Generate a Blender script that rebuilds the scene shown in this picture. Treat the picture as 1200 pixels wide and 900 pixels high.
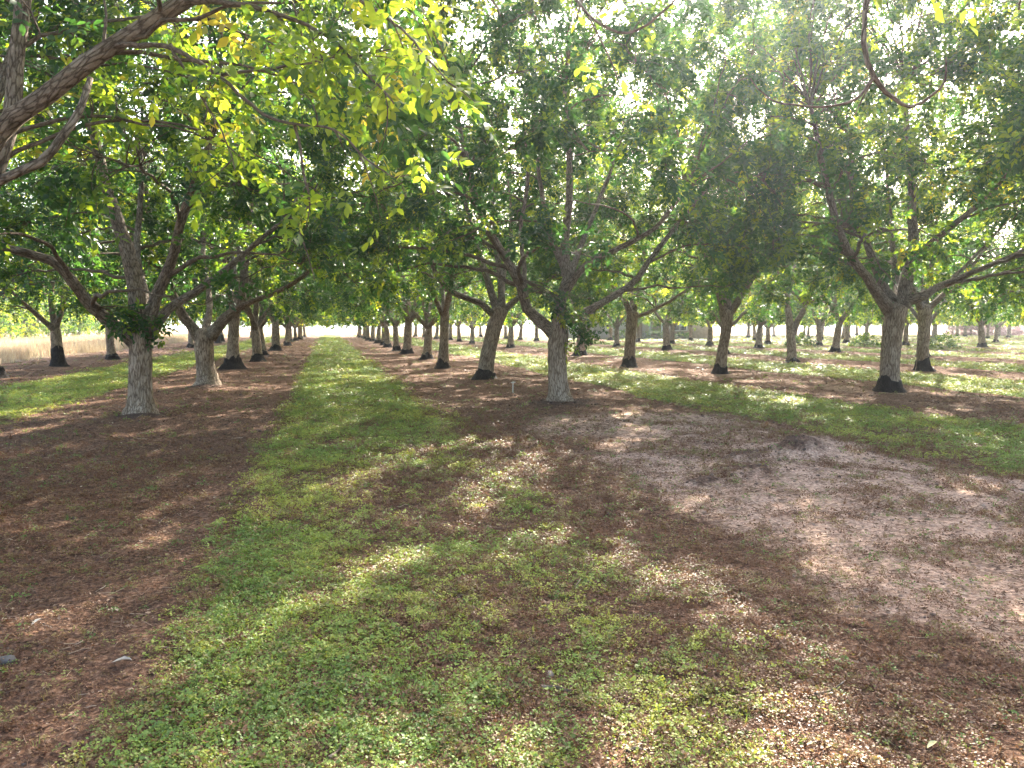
import bpy, math, random
import numpy as np
from mathutils import Vector

R = math.radians
for o in list(bpy.data.objects):
    bpy.data.objects.remove(o)
scene = bpy.context.scene
C = scene.collection

# ------------------------------------------------------------------ camera
# World: +Y runs along the tree rows, +X across them.  Metres.
CAM_H, YAW, PITCH, FPX = 1.6, 13.6, -4.32, 900.0
cam_data = bpy.data.cameras.new('camera')
cam_data.sensor_width = 36.0
cam_data.lens = 36.0 * FPX / 1200.0
cam_data.clip_start, cam_data.clip_end = 0.05, 4000.0
cam = bpy.data.objects.new('camera', cam_data)
C.objects.link(cam)
cam.location = (0, 0, CAM_H)
cam.rotation_euler = (R(90 + PITCH), 0, R(-YAW))
scene.camera = cam

# ------------------------------------------------------------------ sky and sun
SUN_EL, SUN_AZ = 33.5, 30.0          # azimuth clockwise from +Y
SUN_STRENGTH, SKY_STRENGTH, EXPOSURE = 5.0, 0.15, 2.72
world = bpy.data.worlds.new('World')
scene.world = world
world.use_nodes = True
wn = world.node_tree
sky = wn.nodes.new('ShaderNodeTexSky')
sky.sky_type = 'NISHITA'
sky.sun_disc = False
sky.sun_elevation = R(SUN_EL)
sky.sun_rotation = R(SUN_AZ)
sky.air_density, sky.dust_density, sky.ozone_density = 1.0, 4.5, 0.8
bg = wn.nodes['Background']
bg.inputs['Strength'].default_value = SKY_STRENGTH
wn.links.new(sky.outputs[0], bg.inputs['Color'])

sun_data = bpy.data.lights.new('sun', 'SUN')
sun_data.energy = SUN_STRENGTH
sun_data.angle = R(0.53)
sun_data.color = (1.0, 0.93, 0.80)
sun = bpy.data.objects.new('sun', sun_data)
C.objects.link(sun)
_sd = Vector((math.sin(R(SUN_AZ)) * math.cos(R(SUN_EL)), math.cos(R(SUN_AZ)) * math.cos(R(SUN_EL)), math.sin(R(SUN_EL))))
sun.rotation_euler = _sd.to_track_quat('Z', 'Y').to_euler()
sun.location = (20, 40, 30)

scene.view_settings.view_transform = 'Standard'
scene.view_settings.look = 'None'
scene.view_settings.gamma = 1.0
scene.view_settings.exposure = EXPOSURE
scene.view_settings.use_curve_mapping = False
scene.render.engine = 'CYCLES'
cy = scene.cycles
cy.max_bounces, cy.diffuse_bounces, cy.glossy_bounces = 8, 5, 2
cy.transmission_bounces, cy.transparent_max_bounces, cy.volume_bounces = 5, 6, 0
cy.caustics_reflective = cy.caustics_refractive = False
cy.use_denoising = True

# ------------------------------------------------------------------ helpers
cF = np.array([math.sin(R(YAW)), math.cos(R(YAW)), 0.0])     # horizontal forward
cR = np.array([math.cos(R(YAW)), -math.sin(R(YAW)), 0.0])    # right
_p = R(PITCH)

def at(px, py, depth):
    """point seen at pixel (px,py) of the 1200x900 photo, at a horizontal depth in metres"""
    u, v = (px - 600) / FPX, -(py - 450) / FPX
    fwd = math.cos(_p) - math.sin(_p) * v
    up = math.sin(_p) + math.cos(_p) * v
    k = depth / fwd
    return cF * depth + cR * (u * k) + np.array([0, 0, CAM_H + up * k])

def ground_at(px, py):
    u, v = (px - 600) / FPX, -(py - 450) / FPX
    up = math.sin(_p) + math.cos(_p) * v
    k = -CAM_H / up
    fwd = math.cos(_p) - math.sin(_p) * v
    return cF * (fwd * k) + cR * (u * k)

def hash2(i, j, seed):
    n = (i.astype(np.int64) * 374761393 + j.astype(np.int64) * 668265263 + seed * 974711) & 0x7fffffff
    n = ((n ^ (n >> 13)) * 1274126177) & 0x7fffffff
    n = (n ^ (n >> 16)) & 0xffff
    return n / 65535.0

def vnoise(x, y, seed=0):
    x = np.asarray(x, float); y = np.asarray(y, float)
    i, j = np.floor(x), np.floor(y)
    fx, fy = x - i, y - j
    fx = fx * fx * (3 - 2 * fx); fy = fy * fy * (3 - 2 * fy)
    a = hash2(i, j, seed); b = hash2(i + 1, j, seed)
    c = hash2(i, j + 1, seed); d = hash2(i + 1, j + 1, seed)
    return a + (b - a) * fx + (c - a) * fy + (a - b - c + d) * fx * fy

def fbm(x, y, seed=0, oct=3):
    s, amp, tot = 0, 1.0, 0
    for k in range(oct):
        s = s + amp * vnoise(x * 2 ** k + 13.7 * k, y * 2 ** k - 7.3 * k, seed + k)
        tot += amp; amp *= 0.55
    return s / tot

def sstep(a, b, x):
    t = np.clip((x - a) / (b - a), 0, 1)
    return t * t * (3 - 2 * t)

def make_mesh(name, verts, faces, attrs=None, smooth=True):
    """verts Nx3, faces MxK (one K) or list of arrays of different K"""
    me = bpy.data.meshes.new(name)
    verts = np.asarray(verts, np.float32)
    if not isinstance(faces, (list, tuple)):
        faces = [faces]
    faces = [np.asarray(f, np.int32) for f in faces if len(f)]
    loops = np.concatenate([f.ravel() for f in faces])
    counts = np.concatenate([np.full(len(f), f.shape[1], np.int32) for f in faces])
    starts = np.concatenate([[0], np.cumsum(counts)[:-1]]).astype(np.int32)
    me.vertices.add(len(verts)); me.vertices.foreach_set('co', verts.ravel())
    me.loops.add(len(loops)); me.loops.foreach_set('vertex_index', loops)
    me.polygons.add(len(counts))
    me.polygons.foreach_set('loop_start', starts)
    me.polygons.foreach_set('loop_total', counts)
    if smooth:
        me.polygons.foreach_set('use_smooth', np.ones(len(counts), bool))
    me.update(calc_edges=True)
    for k, (dom, typ, val) in (attrs or {}).items():
        a = me.attributes.new(k, typ, dom)
        a.data.foreach_set('vector' if typ == 'FLOAT_VECTOR' else 'value', np.ascontiguousarray(val).ravel())
    return me

def obj(name, mesh, mat=None, parent=None, loc=None, kind=None, label=None, cat=None, group=None):
    o = bpy.data.objects.new(name, mesh)
    C.objects.link(o)
    if mat is not None and mesh is not None and not mesh.materials:
        mesh.materials.append(mat)
    if parent is not None:
        o.parent = parent
    if loc is not None:
        o.location = loc
    for k, v in (('kind', kind), ('label', label), ('category', cat), ('group', group)):
        if v:
            o[k] = v
    return o

class Geo:
    """collects quads/tris of one mesh"""
    def __init__(self):
        self.v, self.q, self.t, self.n, self.b = [], [], [], 0, []
    def add(self, v, q=None, t=None, b=None):
        v = np.asarray(v, float)
        self.b.append(v if b is None else b)
        if q is not None and len(q): self.q.append(np.asarray(q) + self.n)
        if t is not None and len(t): self.t.append(np.asarray(t) + self.n)
        self.v.append(v); self.n += len(v)
    def box(self, lo, hi):
        (x0, y0, z0), (x1, y1, z1) = lo, hi
        v = [(x0, y0, z0), (x1, y0, z0), (x1, y1, z0), (x0, y1, z0), (x0, y0, z1), (x1, y0, z1), (x1, y1, z1), (x0, y1, z1)]
        self.add(v, [(0, 3, 2, 1), (4, 5, 6, 7), (0, 1, 5, 4), (1, 2, 6, 5), (2, 3, 7, 6), (3, 0, 4, 7)])
    def mesh(self, name, smooth=True, attrs=None):
        f = []
        if self.q: f.append(np.concatenate(self.q))
        if self.t: f.append(np.concatenate(self.t))
        attrs = dict(attrs or {}); attrs['grain'] = ('POINT', 'FLOAT_VECTOR', np.concatenate(self.b).astype(np.float32))
        return make_mesh(name, np.concatenate(self.v), f, attrs, smooth)

def norm(a):
    return a / (np.linalg.norm(a, axis=-1, keepdims=True) + 1e-9)

def spline(pts, step):
    """Catmull-Rom through pts, resampled"""
    P = np.asarray(pts, float)
    P = np.vstack([2 * P[0] - P[1], P, 2 * P[-1] - P[-2]])
    out = []
    for i in range(1, len(P) - 2):
        n = max(2, int(np.linalg.norm(P[i + 1] - P[i]) / step))
        t = np.linspace(0, 1, n, endpoint=False)[:, None]
        out.append(0.5 * ((2 * P[i]) + (-P[i - 1] + P[i + 1]) * t + (2 * P[i - 1] - 5 * P[i] + 4 * P[i + 1] - P[i + 2]) * t ** 2
                          + (-P[i - 1] + 3 * P[i] - 3 * P[i + 1] + P[i + 2]) * t ** 3))
    out.append(P[-2][None])
    return np.vstack(out)

def tube(geo, path, rad, segs, rough=0.0, rng=None, cap=True):
    path = np.asarray(path, float); n = len(path)
    rad = np.broadcast_to(np.asarray(rad, float), (n,))
    tan = norm(np.gradient(path, axis=0))
    ref = np.array([1.0, 0.13, 0.07]) if abs(tan[0][2]) > 0.6 else np.array([0.05, 0.1, 1.0])
    u = norm(np.cross(tan, ref)); w = np.cross(tan, u)
    a = np.linspace(0, 2 * np.pi, segs, endpoint=False)
    r = rad[:, None] * np.ones(segs)
    if rough and rng is not None:
        z_ = path[:, 2][:, None]; f1, f2 = rng.uniform(0, 6.28, 2)
        r = r * (1 + 0.05 * np.sin(2 * a[None] + z_ * 1.7 + f1) + 0.035 * np.sin(3 * a[None] - z_ * 2.9 + f2))
        ridge = rng.normal(0, rough, segs)
        r = r * (1 + ridge[None] + rng.normal(0, rough * 0.5, (n, segs)))
    v = path[:, None] + r[..., None] * (np.cos(a)[None, :, None] * u[:, None] + np.sin(a)[None, :, None] * w[:, None])
    idx = np.arange(n * segs).reshape(n, segs)
    nx = np.roll(idx, -1, axis=1)
    q = np.stack([idx[:-1], nx[:-1], nx[1:], idx[1:]], -1).reshape(-1, 4)
    arc = np.concatenate([[0], np.cumsum(np.linalg.norm(np.diff(path, axis=0), axis=1))]) + path[0, 0] * 3.1
    bb = np.stack([r * np.cos(a)[None], r * np.sin(a)[None], np.broadcast_to(arc[:, None], r.shape)], -1).reshape(-1, 3)
    vv = v.reshape(-1, 3); t = []
    if cap:
        vv = np.vstack([vv, path[-1] + tan[-1] * rad[-1] * 0.6]); bb = np.vstack([bb, [0, 0, arc[-1]]])
        e = len(vv) - 1
        t = [(idx[-1][k], idx[-1][(k + 1) % segs], e) for k in range(segs)]
    geo.add(vv, q, t, bb)

# ------------------------------------------------------------------ materials
def new_mat(name):
    m = bpy.data.materials.new(name)
    m.use_nodes = True
    nt = m.node_tree
    for n in list(nt.nodes): nt.nodes.remove(n)
    out = nt.nodes.new('ShaderNodeOutputMaterial')
    return m, nt, out

def N(nt, typ, **kw):
    n = nt.nodes.new(typ)
    for k, v in kw.items():
        if k.startswith('i_'):
            key = k[2:]
            n.inputs[int(key) if key.isdigit() else key.replace('_', ' ')].default_value = v
        else:
            setattr(n, k, v)
    return n

def L(nt, a, b):
    nt.links.new(a, b)

def mixc(nt, fac, a, b, blend='MIX'):
    n = nt.nodes.new('ShaderNodeMix'); n.data_type = 'RGBA'; n.blend_type = blend
    for sock, v in ((n.inputs[0], fac), (n.inputs[6], a), (n.inputs[7], b)):
        if hasattr(v, 'is_linked'): L(nt, v, sock)
        elif isinstance(v, (int, float)): sock.default_value = v
        else: sock.default_value = (*v, 1)
    return n.outputs[2]

def ramp(nt, fac, stops):
    n = nt.nodes.new('ShaderNodeValToRGB')
    while len(n.color_ramp.elements) < len(stops): n.color_ramp.elements.new(0.5)
    for e, (p, c) in zip(n.color_ramp.elements, stops):
        e.position = p; e.color = (*c, 1) if len(c) == 3 else c
    L(nt, fac, n.inputs[0])
    return n.outputs[0]

def math_n(nt, op, a, b=None, clamp=False):
    n = nt.nodes.new('ShaderNodeMath'); n.operation = op; n.use_clamp = clamp
    for i, v in ((0, a), (1, b)):
        if v is None: continue
        if hasattr(v, 'is_linked'): L(nt, v, n.inputs[i])
        else: n.inputs[i].default_value = v
    return n.outputs[0]

def leaf_mat(name, refl, trans, fac=0.5, rough=0.42, inst=None, attr='tint'):
    """refl / trans: colour stops over the per-leaf tint"""
    m, nt, out = new_mat(name)
    a = N(nt, 'ShaderNodeAttribute', attribute_name=attr)
    if inst: a.attribute_type = 'INSTANCER'
    oi = N(nt, 'ShaderNodeObjectInfo')
    f = a.outputs['Fac']
    if not inst:
        f = math_n(nt, 'ADD', f, math_n(nt, 'MULTIPLY', math_n(nt, 'SUBTRACT', oi.outputs['Random'], 0.5), 0.14), clamp=True)
    c1 = ramp(nt, f, refl); c2 = ramp(nt, f, trans)
    pb = N(nt, 'ShaderNodeBsdfPrincipled', i_Roughness=rough)
    pb.inputs['Specular IOR Level'].default_value = 0.35
    L(nt, c1, pb.inputs['Base Color'])
    tb = N(nt, 'ShaderNodeBsdfTranslucent'); L(nt, c2, tb.inputs['Color'])
    mx = N(nt, 'ShaderNodeMixShader'); mx.inputs[0].default_value = fac
    L(nt, pb.outputs[0], mx.inputs[1]); L(nt, tb.outputs[0], mx.inputs[2]); L(nt, mx.outputs[0], out.inputs['Surface'])
    return m

MAT = {}
MAT['leaf'] = leaf_mat('walnut_leaf',
    [(0, (0.022, 0.050, 0.022)), (0.5, (0.034, 0.078, 0.025)), (0.85, (0.080, 0.145, 0.026)), (1, (0.16, 0.17, 0.03))],
    [(0, (0.04, 0.115, 0.020)), (0.4, (0.080, 0.19, 0.024)), (0.66, (0.40, 0.54, 0.028)), (0.85, (0.58, 0.66, 0.03)), (1, (0.75, 0.55, 0.05))], 0.5)  # upper stops brightened so high-tint leaves look sunlit
MAT['weed'] = leaf_mat('weed_leaf',
    [(0, (0.13, 0.055, 0.028)), (0.18, (0.21, 0.11, 0.055)), (0.32, (0.25, 0.20, 0.065)), (0.45, (0.095, 0.165, 0.042)), (0.75, (0.21, 0.29, 0.062)), (1, (0.38, 0.38, 0.08))],
    [(0, (0.12, 0.05, 0.02)), (0.18, (0.2, 0.1, 0.04)), (0.32, (0.28, 0.22, 0.05)), (0.45, (0.18, 0.26, 0.03)), (0.75, (0.34, 0.42, 0.05)), (1, (0.50, 0.50, 0.06))],
    0.35, 0.5, inst=True)
MAT['litter'] = leaf_mat('dry_litter',
    [(0, (0.055, 0.024, 0.014)), (0.45, (0.18, 0.088, 0.048)), (0.8, (0.34, 0.22, 0.14)), (1, (0.52, 0.41, 0.30))],
    [(0, (0.05, 0.03, 0.015)), (1, (0.3, 0.2, 0.1))], 0.15, 0.7, inst=True)
MAT['straw'] = leaf_mat('straw',
    [(0, (0.34, 0.20, 0.14)), (0.5, (0.47, 0.37, 0.24)), (1, (0.58, 0.51, 0.35))],
    [(0, (0.34, 0.22, 0.13)), (1, (0.5, 0.42, 0.25))], 0.4, 0.6, inst=True)

def bark_mat(name, c_dark, c_mid, c_light, scale=1.0, bump=0.9, along=1.25):
    m, nt, out = new_mat(name)
    gr = N(nt, 'ShaderNodeAttribute', attribute_name='grain').outputs['Vector']     # x,y across the branch, z along it
    oi = N(nt, 'ShaderNodeObjectInfo')
    def mapped(sx, sz):
        mp = N(nt, 'ShaderNodeMapping'); mp.inputs['Scale'].default_value = (sx * scale, sx * scale, sz * scale * along)
        L(nt, gr, mp.inputs[0]); L(nt, oi.outputs['Location'], mp.inputs['Location'])
        return mp.outputs[0]
    n1 = N(nt, 'ShaderNodeTexNoise', i_Scale=1.0, i_Detail=7.0, i_Roughness=0.65, i_Distortion=0.8); L(nt, mapped(26, 3.4), n1.inputs['Vector'])
    n3 = N(nt, 'ShaderNodeTexNoise', i_Scale=1.0, i_Detail=5.0, i_Roughness=0.7); L(nt, mapped(60, 26), n3.inputs['Vector'])
    vo = N(nt, 'ShaderNodeTexVoronoi', feature='DISTANCE_TO_EDGE', i_Scale=1.0)
    L(nt, mixc(nt, 1.0, mapped(26, 3.6), n1.outputs['Color'], 'ADD'), vo.inputs['Vector'])
    n2 = N(nt, 'ShaderNodeTexNoise', i_Scale=1.0, i_Detail=4.0); L(nt, mapped(5, 3), n2.inputs['Vector'])
    fur = ramp(nt, vo.outputs['Distance'], [(0.0, (0, 0, 0)), (0.16, (1, 1, 1))])
    h = math_n(nt, 'ADD', math_n(nt, 'MULTIPLY', fur, 0.35), math_n(nt, 'ADD', math_n(nt, 'MULTIPLY', n1.outputs['Fac'], 0.7), math_n(nt, 'MULTIPLY', n3.outputs['Fac'], 0.35)))
    col = ramp(nt, math_n(nt, 'MULTIPLY', h, 0.8), [(0.36, c_dark), (0.60, c_mid), (0.82, c_light)])
    pat = ramp(nt, n2.outputs['Fac'], [(0.35, (0.66, 0.60, 0.54)), (0.65, (1.15, 1.12, 1.08))])
    col = mixc(nt, 0.8, col, pat, 'MULTIPLY')
    pb = N(nt, 'ShaderNodeBsdfPrincipled', i_Roughness=0.9); pb.inputs['Specular IOR Level'].default_value = 0.15
    L(nt, col, pb.inputs['Base Color'])
    b = N(nt, 'ShaderNodeBump', i_Strength=bump, i_Distance=0.03); L(nt, h, b.inputs['Height']); L(nt, b.outputs[0], pb.inputs['Normal'])
    L(nt, pb.outputs[0], out.inputs['Surface'])
    return m

MAT['bark'] = bark_mat('walnut_bark', (0.095, 0.066, 0.047), (0.29, 0.225, 0.165), (0.48, 0.40, 0.315))
MAT['limb'] = bark_mat('limb_bark', (0.060, 0.043, 0.032), (0.185, 0.145, 0.11), (0.33, 0.275, 0.22), 1.1, 0.9, 1.9)
MAT['twig'] = bark_mat('twig_bark', (0.055, 0.040, 0.029), (0.115, 0.086, 0.064), (0.19, 0.15, 0.115), 1.6, 0.3, 2.0)
MAT['rootstock'] = bark_mat('rootstock_bark', (0.010, 0.008, 0.008), (0.028, 0.022, 0.02), (0.06, 0.05, 0.045), 1.0, 1.0)

def plain(name, col, rough=0.7, spec=0.3, noise=0.15, nscale=8.0, bump=0.0):
    m, nt, out = new_mat(name)
    tc = N(nt, 'ShaderNodeTexCoord')
    n = N(nt, 'ShaderNodeTexNoise', i_Scale=nscale, i_Detail=4.0); L(nt, tc.outputs['Object'], n.inputs['Vector'])
    c = ramp(nt, n.outputs['Fac'], [(0.3, tuple(x * (1 - noise) for x in col)), (0.7, tuple(min(1, x * (1 + noise)) for x in col))])
    pb = N(nt, 'ShaderNodeBsdfPrincipled', i_Roughness=rough); pb.inputs['Specular IOR Level'].default_value = spec
    L(nt, c, pb.inputs['Base Color'])
    if bump:
        b = N(nt, 'ShaderNodeBump', i_Strength=bump, i_Distance=0.02); L(nt, n.outputs['Fac'], b.inputs['Height']); L(nt, b.outputs[0], pb.inputs['Normal'])
    L(nt, pb.outputs[0], out.inputs['Surface'])
    return m

# ------------------------------------------------------------------ orchard layout
ROW_GAP, ROW_X0 = 8.3, -3.15
TREES_NEAR = {}      # filled below: name -> base point
GAP = np.array([4.6, 7.8])
MOUNDS = [(4.35, 7.35, 0.42, 0.09), (5.5, 8.0, 0.62, 0.22), (3.75, 7.1, 0.28, 0.07), (4.75, 8.05, 0.40, 0.08)]

RINGS = [tuple(ground_at(655, 474)[:2]) + (0.95,), tuple(ground_at(242, 456)[:2]) + (0.6,), tuple(ground_at(165, 491)[:2]) + (0.5,), tuple(ground_at(273, 435)[:2]) + (0.8,)]

def strips(s, t):
    """how green the mown strip is at (s across, t along)"""
    wob = (fbm(s * 0.9, t * 0.45, 11) - 0.5) * 0.9 + (fbm(s * 3, t * 3, 12) - 0.5) * 0.5
    g = np.zeros_like(s)
    lst = [(-8.3, -5.3), (-0.8, 1.9), (7.1, 10.4)] + [(17.3 + 8.3 * k - 2.1, 17.3 + 8.3 * k + 2.1) for k in range(0, 14)]
    for a, b in lst:
        w = wob * (0.35 if a == -0.8 else 1.0)
        g = np.maximum(g, sstep(a - 0.22, a + 0.22, s + w) * (1 - sstep(b - 0.45, b + 0.45, s + w)))
    return g

def zones(s, t):
    s = np.asarray(s, float); t = np.asarray(t, float)
    lane = sstep(-3.0, -0.5, s) * (1 - sstep(2.5, 4, s))
    g = strips(s, t)
    # lane: thick along its left side, worn and patchy towards the right when close
    worn = sstep(0.0, 1.1, s + (fbm(s * 1.2, t * 0.8, 31) - 0.5) * 1.8) * (1 - sstep(8.0, 13, t)) * (0.8 + 0.2 * sstep(3.2, 4.6, t))
    patch = fbm(s * 2.2, t * 2.2, 32, 4)
    g = g * (1 - lane * worn * (0.24 + 0.5 * sstep(0.40, 0.60, patch)))
    thin = sstep(0.50, 0.72, fbm(s * 1.1 + 40, t * 1.1, 33, 4)) * (1 - sstep(10, 20, t))
    g = g * (1 - 0.65 * thin)
    g = g * (1 - 0.45 * sstep(15, 30, s) * sstep(0.4, 0.7, fbm(s * .25, t * .25, 35)))
    g = g * (s > -13)
    # dead reddish weeds beside the lane, fading into bare crust round the missing tree
    dead = sstep(1.2, 2.1, s) * (1 - sstep(2.3, 4.0, s)) * (1 - sstep(10, 15, t)) * (0.50 + 0.8 * fbm(s * 1.4, t * 1.4, 41))
    dead = np.maximum(dead, lane * worn * 0.55 * (1 - 0.8 * g))
    dead = np.maximum(dead, 0.6 * sstep(3, 4.5, s) * (1 - sstep(7, 8.5, s)) * (1 - sstep(10, 14, t)) * sstep(0.35, 0.7, fbm(s * 1.8, t * 1.8, 42)) * 1.4)
    dead = np.maximum(dead, 0.42 * (0.4 + 1.1 * fbm(s * 1.2, t * 1.2, 40)) * (1 - sstep(-1.6, -0.6, s)) * sstep(-5.5, -4.5, s) * (1 - sstep(9, 13, t)))
    ws = s + (fbm(s * 0.8, t * 0.8, 49) - 0.5) * 1.6
    pale = sstep(2.3, 3.7, ws) * (1 - sstep(6.6, 7.6, ws)) * (1 - sstep(11.5, 14.0, t)) * 1.15
    pale = pale * (0.5 + 0.5 * sstep(0.36, 0.60, fbm(s * 1.0, t * 1.0 + 5, 43, 4)))
    pale = np.maximum(pale, 0.55 * sstep(10.8, 12.5, s) * (1 - sstep(14, 15.5, s)) * sstep(0.5, 0.66, fbm(s * 0.7, t * 0.5, 44)))
    pale = np.maximum(pale, 0.30 * sstep(-4.8, -3.5, s) * (1 - sstep(-2.5, -1.4, s)) * sstep(0.48, 0.66, fbm(s * 0.9, t * 0.6, 45)))
    pale = np.maximum(pale, 0.45 * sstep(12, 22, s) * sstep(0.5, 0.7, fbm(s * 0.3, t * 0.3, 46)))
    dark = np.zeros_like(s)
    for mx, my, r, hh in MOUNDS:
        d = np.hypot((s - mx) / r, (t - my) / (r * 0.45)) + (fbm(s * 5, t * 5, 47) - 0.5) * 0.9
        dark = np.maximum(dark, 0.6 * (1 - sstep(0.25, 1.0, d)))
    for tx, ty, r in RINGS:
        d = np.hypot(s - tx, t - ty) / r + (fbm(s * 4, t * 4, 48) - 0.5) * 0.8
        dark = np.maximum(dark, 0.85 * (1 - sstep(0.5, 1.1, d)))
    pale = pale * (1 - dark); dead = np.clip(dead, 0, 1) * (1 - dark)
    field = np.maximum(1 - sstep(-14.5, -12.6, s), sstep(116, 124, t))
    return np.clip(g, 0, 1), np.clip(dead, 0, 1), np.clip(pale, 0, 1), dark, field

def height(s, t):
    s = np.asarray(s, float); t = np.asarray(t, float)
    near = np.exp(-(np.maximum(np.hypot(s, t) - 14, 0) / 18))
    h = (fbm(s * 0.35, t * 0.35, 51) - 0.5) * 0.10
    h = h + near * ((fbm(s * 2.2, t * 2.2, 52) - 0.5) * 0.055 + (fbm(s * 7, t * 7, 53) - 0.5) * 0.028)
    k = np.round((s - ROW_X0) / ROW_GAP)
    rowx = ROW_X0 + ROW_GAP * k
    h = h + 0.05 * np.exp(-((s - rowx) / 1.1) ** 2) * ((k >= -1) & (k < 14))
    for mx, my, r, hh in MOUNDS:
        d2 = ((s - mx) / (r * 0.75)) ** 2 + ((t - my) / (r * 0.42)) ** 2
        h = h + hh * np.exp(-d2) * (0.35 + 1.3 * fbm(s * 6, t * 6, 54))
    for tx, ty, r in RINGS:
        h = h + 0.07 * np.exp(-((s - tx) ** 2 + (t - ty) ** 2) / (0.55 * r) ** 2)
    fade = 1 - sstep(0.0, 1.4, 2.2 - np.hypot(s, t))      # level under the camera
    return h * fade

# ------------------------------------------------------------------ ground sheet
def axis_points(lo, hi, fine, grow, far_lo, far_hi, cap):
    mid = np.arange(lo, hi, fine)
    up, st, x = [], fine, hi
    while x < far_hi:
        up.append(x); st = min(st * grow, cap if x < 130 else 200); x += st
        if x > 130: st *= 1.3
    up.append(far_hi)
    dn, st, x = [], fine, lo
    while x > far_lo:
        st = min(st * grow, cap if x > -40 else 200); x -= st
        if x < -40: st *= 1.3
        dn.append(max(x, far_lo))
    return np.array(sorted(set(np.round(np.concatenate([dn, mid, up]), 4))))

gx = axis_points(-5.0, 8.0, 0.07, 1.02, -1500, 1500, 0.45)
gy = axis_points(2.0, 9.0, 0.065, 1.02, -60, 2500, 1.2)
GX, GY = np.meshgrid(gx, gy)
gz = height(GX, GY)
zg, zd, zp, zk, zf = zones(GX, GY)
# close by the plants themselves make the colour; farther off the soil sheet carries it
_far = sstep(7, 19, np.hypot(GX, GY))
zg = zg * (0.22 + 0.78 * _far); zd = zd * (0.45 + 0.55 * _far)
idx = np.arange(GX.size).reshape(GX.shape)
quads = np.stack([idx[:-1, :-1], idx[:-1, 1:], idx[1:, 1:], idx[1:, :-1]], -1).reshape(-1, 4)
gm = make_mesh('ground', np.stack([GX, GY, gz], -1).reshape(-1, 3), quads,
               {k: ('POINT', 'FLOAT', v.astype(np.float32)) for k, v in (('green', zg), ('dead', zd), ('pale', zp), ('dug', zk), ('field', zf))})

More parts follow.
